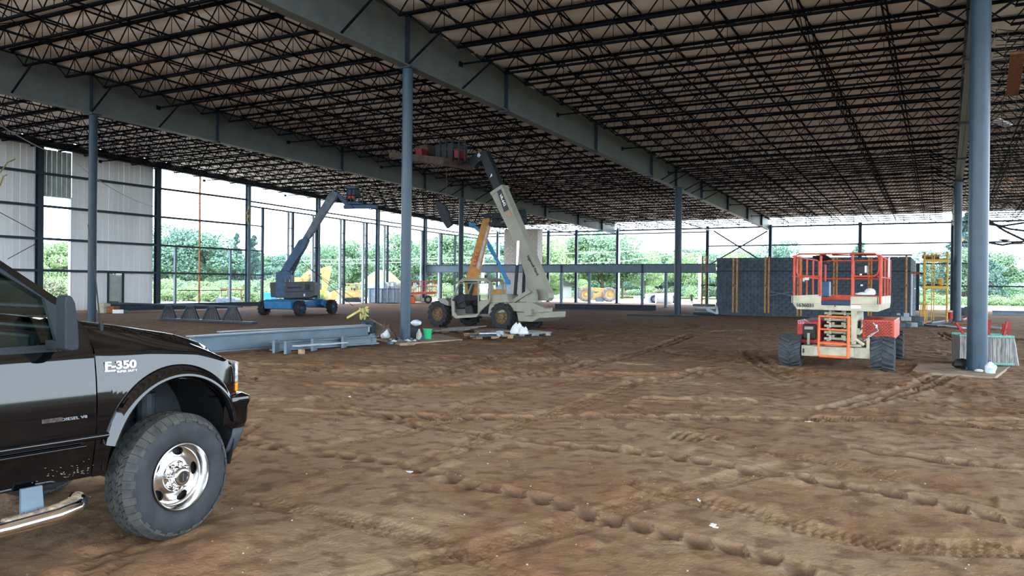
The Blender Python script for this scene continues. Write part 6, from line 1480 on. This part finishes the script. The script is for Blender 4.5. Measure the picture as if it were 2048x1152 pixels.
# ---------------------------------------------------------------- far worker
def person():
    q = P(1383, 608, D=80); V = Fr((q.x, q.y), FD); h = 1.05
    me = bpy.data.meshes.new('body'); k = h/1.75
    J = {'pel': (0, 0, .95), 'ch': (.02, 0, 1.32), 'nk': (.03, 0, 1.5), 'hd': (.05, 0, 1.66), 'kl': (-.08, .02, .5), 'fl': (-.1, 0, .05), 'kr': (.12, .02, .5), 'fr': (.14, 0, .05), 'sl': (-.2, 0, 1.42), 'el': (-.3, .0, 1.15), 'hl': (-.2, .1, .95), 'sr': (.22, 0, 1.42), 'er': (.38, .05, 1.22), 'hr': (.55, .1, 1.1)}
    nm = list(J); ed = [('pel', 'ch'), ('ch', 'nk'), ('nk', 'hd'), ('pel', 'kl'), ('kl', 'fl'), ('pel', 'kr'), ('kr', 'fr'), ('ch', 'sl'), ('sl', 'el'), ('el', 'hl'), ('ch', 'sr'), ('sr', 'er'), ('er', 'hr')]
    me.from_pydata([tuple(Vector(J[n])*k) for n in nm], [(nm.index(a), nm.index(b)) for a, b in ed], [])
    T = thing('person', 'distant person in dark clothes standing outside left of the block wall, arm raised', 'person', (q.x, q.y, q.z-.0), FD)
    o = link('body', me, T); me.materials.append(m_dark); sk = o.modifiers.new('skin', 'SKIN'); R = dict(pel=.15, ch=.17, nk=.07, hd=.11, kl=.08, fl=.05, kr=.08, fr=.05, sl=.08, el=.05, hl=.04, sr=.08, er=.05, hr=.04)
    me.skin_vertices or None
    for i, n in enumerate(nm): o.data.skin_vertices[0].data[i].radius = (R[n]*k, R[n]*k)
    o.data.skin_vertices[0].data[0].use_root = True; o.modifiers.new('sub', 'SUBSURF').levels = 1
try: person()
except Exception as e: print('person', e)
# ---------------------------------------------------------------- trees and shrubs
def leaf_mat(name, c):
    m = mat(name, c, .7, 0, .35, .6, col2=tuple(x*.72 for x in c)); return m
m_lf = [leaf_mat('mid green leaves', (.20, .31, .19)), leaf_mat('blue green leaves', (.16, .26, .20)), leaf_mat('light green leaves', (.29, .40, .20)), leaf_mat('dark conifer', (.07, .13, .12)), leaf_mat('autumn tinted leaves', (.38, .28, .14)), leaf_mat('dull scrub leaves', (.25, .27, .17))]  # greens paled and greyed so the leaf colour carries the distance haze
m_trunk = mat('bark', (.13, .11, .09), .9, 0, .2, 8)
def crown(kind, n, seed):
    r = np.random.default_rng(seed); v = []; f = []
    nb = {'round': 22, 'cone': 34, 'bush': 16, 'tall': 26}[kind]; cs = []
    for k in range(nb):
        if kind == 'round': z = r.uniform(.3, .92); rad = .46*math.sin(PI*min(1, (z-.16)/.86))**.6*r.uniform(.4, 1); s = r.uniform(.11, .19)
        elif kind == 'tall': z = r.uniform(.25, .95); rad = .27*math.sin(PI*min(1, (z-.12)/.9))**.5*r.uniform(.3, 1); s = r.uniform(.08, .15)
        elif kind == 'cone': z = .12+.86*(k/nb); rad = .26*(1-z)**.9*r.uniform(.6, 1.05); s = .03+.08*(1-z)
        else: z = r.uniform(.15, .75); rad = .55*r.uniform(.1, 1)*(1-z*.5); s = r.uniform(.15, .28)
        a = r.uniform(0, 2*PI); cs.append((rad*math.cos(a), rad*math.sin(a), z, s))
    q = r.integers(0, nb, n); d = r.normal(size=(n, 3)); d /= np.linalg.norm(d, axis=1)[:, None]; rr = r.uniform(.55, 1.08, n)**.6
    C = np.array(cs); ctr = C[q, :3]+d*rr[:, None]*C[q, 3:4]*np.array([1.25, 1.25, .8]); ls = {'round': .0175, 'tall': .016, 'cone': .013, 'bush': .03}[kind]
    a1 = r.normal(size=(n, 3)); a1 /= np.linalg.norm(a1, axis=1)[:, None]; a2 = np.cross(a1, r.normal(size=(n, 3))); a2 /= np.linalg.norm(a2, axis=1)[:, None]
    s = ls*r.uniform(.6, 1.4, n)[:, None]; V = np.stack([ctr-a1*s, ctr+a2*s*.7, ctr+a1*s, ctr-a2*s*.7], 1).reshape(-1, 3)
    me = bpy.data.meshes.new('foliage'); me.vertices.add(4*n); me.vertices.foreach_set('co', V.ravel()); me.loops.add(4*n); me.loops.foreach_set('vertex_index', np.arange(4*n)); me.polygons.add(n)
    me.polygons.foreach_set('loop_start', np.arange(0, 4*n, 4)); me.polygons.foreach_set('loop_total', np.full(n, 4)); me.update(calc_edges=True); return me, cs
PROT = {}
def proto(kind, mi, sd):
    key = (kind, mi, sd)
    if key not in PROT:
        me, cs = crown(kind, {'round': 12500, 'tall': 10000, 'cone': 6000, 'bush': 3000}[kind], sd*7+3); me.materials.append(m_lf[mi])
        t = MB(); t.tube([(0, 0, -.03), (.005, 0, .3), (0, .005, .6 if kind != 'cone' else .95)], .022 if kind != 'bush' else .01, 7, r1=.008)
        for c in cs[:9]: t.tube([(0, 0, max(.1, c[2]-.22)), (c[0]*.6, c[1]*.6, c[2]-.06), (c[0], c[1], c[2])], .008, 4, r1=.003, cap=False)
        PROT[key] = (me, t.mesh('trunk', m_trunk))
    return PROT[key]
names = {'round': 'leafy_tree', 'tall': 'tall_tree', 'cone': 'conifer', 'bush': 'shrub'}
def tree(x, yt, D, kind, mi, label, group, wide=1.0, sd=None, base=0.0):
    q = P(x, 590, D=D); top = P(x, yt, D=D).z; h = top-base+.3; sd = sd if sd is not None else random.randint(0, 2)
    me, tk = proto(kind, mi, sd); T = thing(names[kind], label, {'bush': 'shrub'}.get(kind, 'tree'), (q.x, q.y, base-.3), random.uniform(0, 360), group); T.scale = (h*wide, h*wide, h)
    link('foliage', me, T); link('trunk', tk, T)
gT = 'trees of the continuous wood beyond the site'
def row(x0, x1, step, ytf, D, dj, kinds, label, group, wide=1.0):
    x = x0
    while x < x1:
        k, mi = random.choice(kinds); tree(x, ytf(x)+random.uniform(-6, 10), D+random.uniform(-dj, dj), k, mi, label, group, wide*random.uniform(.85, 1.2)); x += step*random.uniform(.8, 1.2)
woods = lambda x: float(np.interp(x, [40, 250, 330, 380, 430, 480, 540, 600, 650, 700, 760, 820, 870, 940, 1000, 1080, 1110, 1160, 1230, 1270, 1330, 1420, 1500], [500, 490, 482, 478, 490, 505, 515, 508, 500, 500, 492, 505, 505, 490, 492, 495, 512, 505, 505, 500, 503, 502, 508]))
row(300, 1120, 26, woods, 170, 12, [('round', 1), ('round', 0), ('round', 1)], 'broad leafy tree in the dense wood beyond the left wall frame', 'dense wood beyond the left wall', 1.1)
row(310, 1120, 24, lambda x: woods(x)+26, 140, 8, [('round', 0), ('round', 1)], 'lower leafy tree at the front edge of the wood', 'front edge of the wood', 1.2)
row(1130, 1510, 27, woods, 180, 12, [('round', 1), ('round', 0)], 'broad leafy tree on the skyline beyond the far end wall', 'skyline trees beyond the end wall', 1.1)
row(1130, 1500, 26, lambda x: woods(x)+24, 150, 6, [('round', 0), ('round', 1)], 'lower tree beyond the road, seen through the far end wall', 'trees beyond the road', 1.2)
for (x, yt, D, k, mi, w, l) in ((350, 458, 120, 'round', 1, 1.1, 'tall hazy broadleaf tree right of the white panels'), (405, 468, 120, 'round', 1, 1.2, 'hazy broadleaf tree in the middle of the first open bay'), (472, 464, 130, 'cone', 3, .65, 'dark spruce left of second open-bay wall column'), (506, 468, 130, 'cone', 3, .8, 'dark spruce right of second open-bay wall column'),
    (650, 492, 120, 'round', 0, 1, 'round tree right of the blue boom lift boom'), (705, 484, 125, 'tall', 0, 1, 'tall tree above the track loader'), (792, 472, 125, 'tall', 0, 1.1, 'tall tree just left of the central post'), (872, 480, 125, 'round', 0, 1, 'round tree right of the central post'), (893, 470, 125, 'tall', 0, 1.2, 'tall airy tree above the cream cab'), (930, 472, 125, 'tall', 0, 1.2, 'tall airy tree left of the orange boom'),
    (1085, 478, 105, 'round', 2, .9, 'light green tree just right of the tan shaft'), (1160, 478, 118, 'round', 2, 1.1, 'large light green tree left part of the big crown'), (1205, 466, 116, 'round', 0, 1.25, 'largest broad green tree beyond the far end wall'), (1245, 478, 116, 'round', 0, 1, 'big green tree behind the wide pale end column'), (1290, 508, 125, 'round', 2, .9, 'rounded light green tree right of the wide pale end column'), (1370, 510, 135, 'round', 2, .9, 'light green tree behind the dark blue column'), (1475, 506, 130, 'round', 2, 1.1, 'light green tree over the left part of the block wall'),
    (1556, 487, 95, 'round', 1, .9, 'small rounded tree above the block wall right of the wide column'), (1719, 482, 95, 'cone', 1, 1.2, 'spruce peeking over the block wall behind the scissor lift'), (1877, 505, 110, 'round', 1, 1, 'blue green tree seen through the yellow scaffold'), (1918, 468, 100, 'tall', 4, .5, 'tall orange tinted tree left of the second thick column'), (1935, 420, 95, 'cone', 3, 1.2, 'tall dark spruce between the two thick blue columns'), (1932, 500, 92, 'tall', 0, .9, 'orange and green tree between the two thick columns'),
    (1997, 508, 120, 'tall', 0, 1.6, 'crooked dark green tree right of the thick blue column'), (1975, 530, 110, 'round', 1, .9, 'green tree hugging the right side of the thick column'), (2038, 536, 170, 'round', 2, 1, 'small light tree on the horizon at the far right'),
    (1105, 548, 108, 'tall', 2, 1.3, 'young green tree in front of the white shed'), (1163, 560, 105, 'round', 2, .8, 'small round tree left of yellow telehandler'), (1382, 570, 112, 'bush', 2, .7, 'small round bush behind the far worker')):
    tree(x, yt, D, k, mi, l, None, w, sd=1)
row(30, 150, 20, lambda x: 484, 70, 5, [('round', 2)], 'light green tree seen through the tall opening of the left wall', 'trees outside the tall wall opening', 1)
row(60, 160, 16, lambda x: 545, 56, 3, [('bush', 5), ('bush', 2)], 'scrubby bush seen through the tall opening of the left wall', 'scrub outside the tall wall opening', 1)
row(300, 640, 13, lambda x: 556, 84, 8, [('bush', 2), ('bush', 2), ('bush', 0)], 'bright green bush in the overgrown strip outside the left wall', 'bushes outside the left wall', 1.2)
row(300, 640, 15, lambda x: 572, 70, 3, [('bush', 2)], 'low bright weedy bush close outside the left wall', 'low weeds outside the left wall', 1.3)
row(640, 1000, 15, lambda x: 566, 100, 6, [('bush', 2), ('bush', 0)], 'green bush behind the parked machines outside the left wall', 'bushes behind the machines', 1.2)
row(1100, 1440, 14, lambda x: 572, 135, 4, [('bush', 5), ('bush', 2), ('bush', 0)], 'scrubby bush along the far side of the pale road', 'roadside scrub', 1.3)
row(1780, 2080, 13, lambda x: 568, 105, 6, [('bush', 5), ('bush', 0)], 'scrubby bush in the field beyond the right part of the end wall', 'scrub beyond the right end wall', 1.2)
row(1780, 2080, 11, lambda x: 588, 88, 3, [('bush', 2)], 'clump of tall pale grass in the field at right', 'tall grass clumps at right', 1.6)
q = P(495, 428, X=X0+.3); m = MB()
for k in range(5): m.slab([q+Vector((0, random.uniform(-.15, .15), .55-.2*k)), q+Vector((0, random.uniform(.05, .3), .45-.2*k)), q+Vector((0, random.uniform(-.1, .2), .1-.2*k))], (.04, 0, 0))
m.build('yellow_rag', mat('dull yellow rag', (.30, .24, .08), .8, 0, .2, 10), label='dull yellow rag tied to the second wall column of the open bays', cat='rag')
for (a, b, l) in (((0, 345), (30, 318), 'upper'), ((0, 372), (14, 350), 'lower')):
    MB().tube([P(a[0], a[1], X=X0+.6), P((a[0]+b[0])/2, a[1]-20, X=X0+.6), P(b[0], b[1], X=X0+.6)], .035, 5).build('yellow_rope', mat('dull yellow rope', (.34, .28, .10)), label='%s dull yellow rope against the white panels at the far left edge' % l, cat='rope')
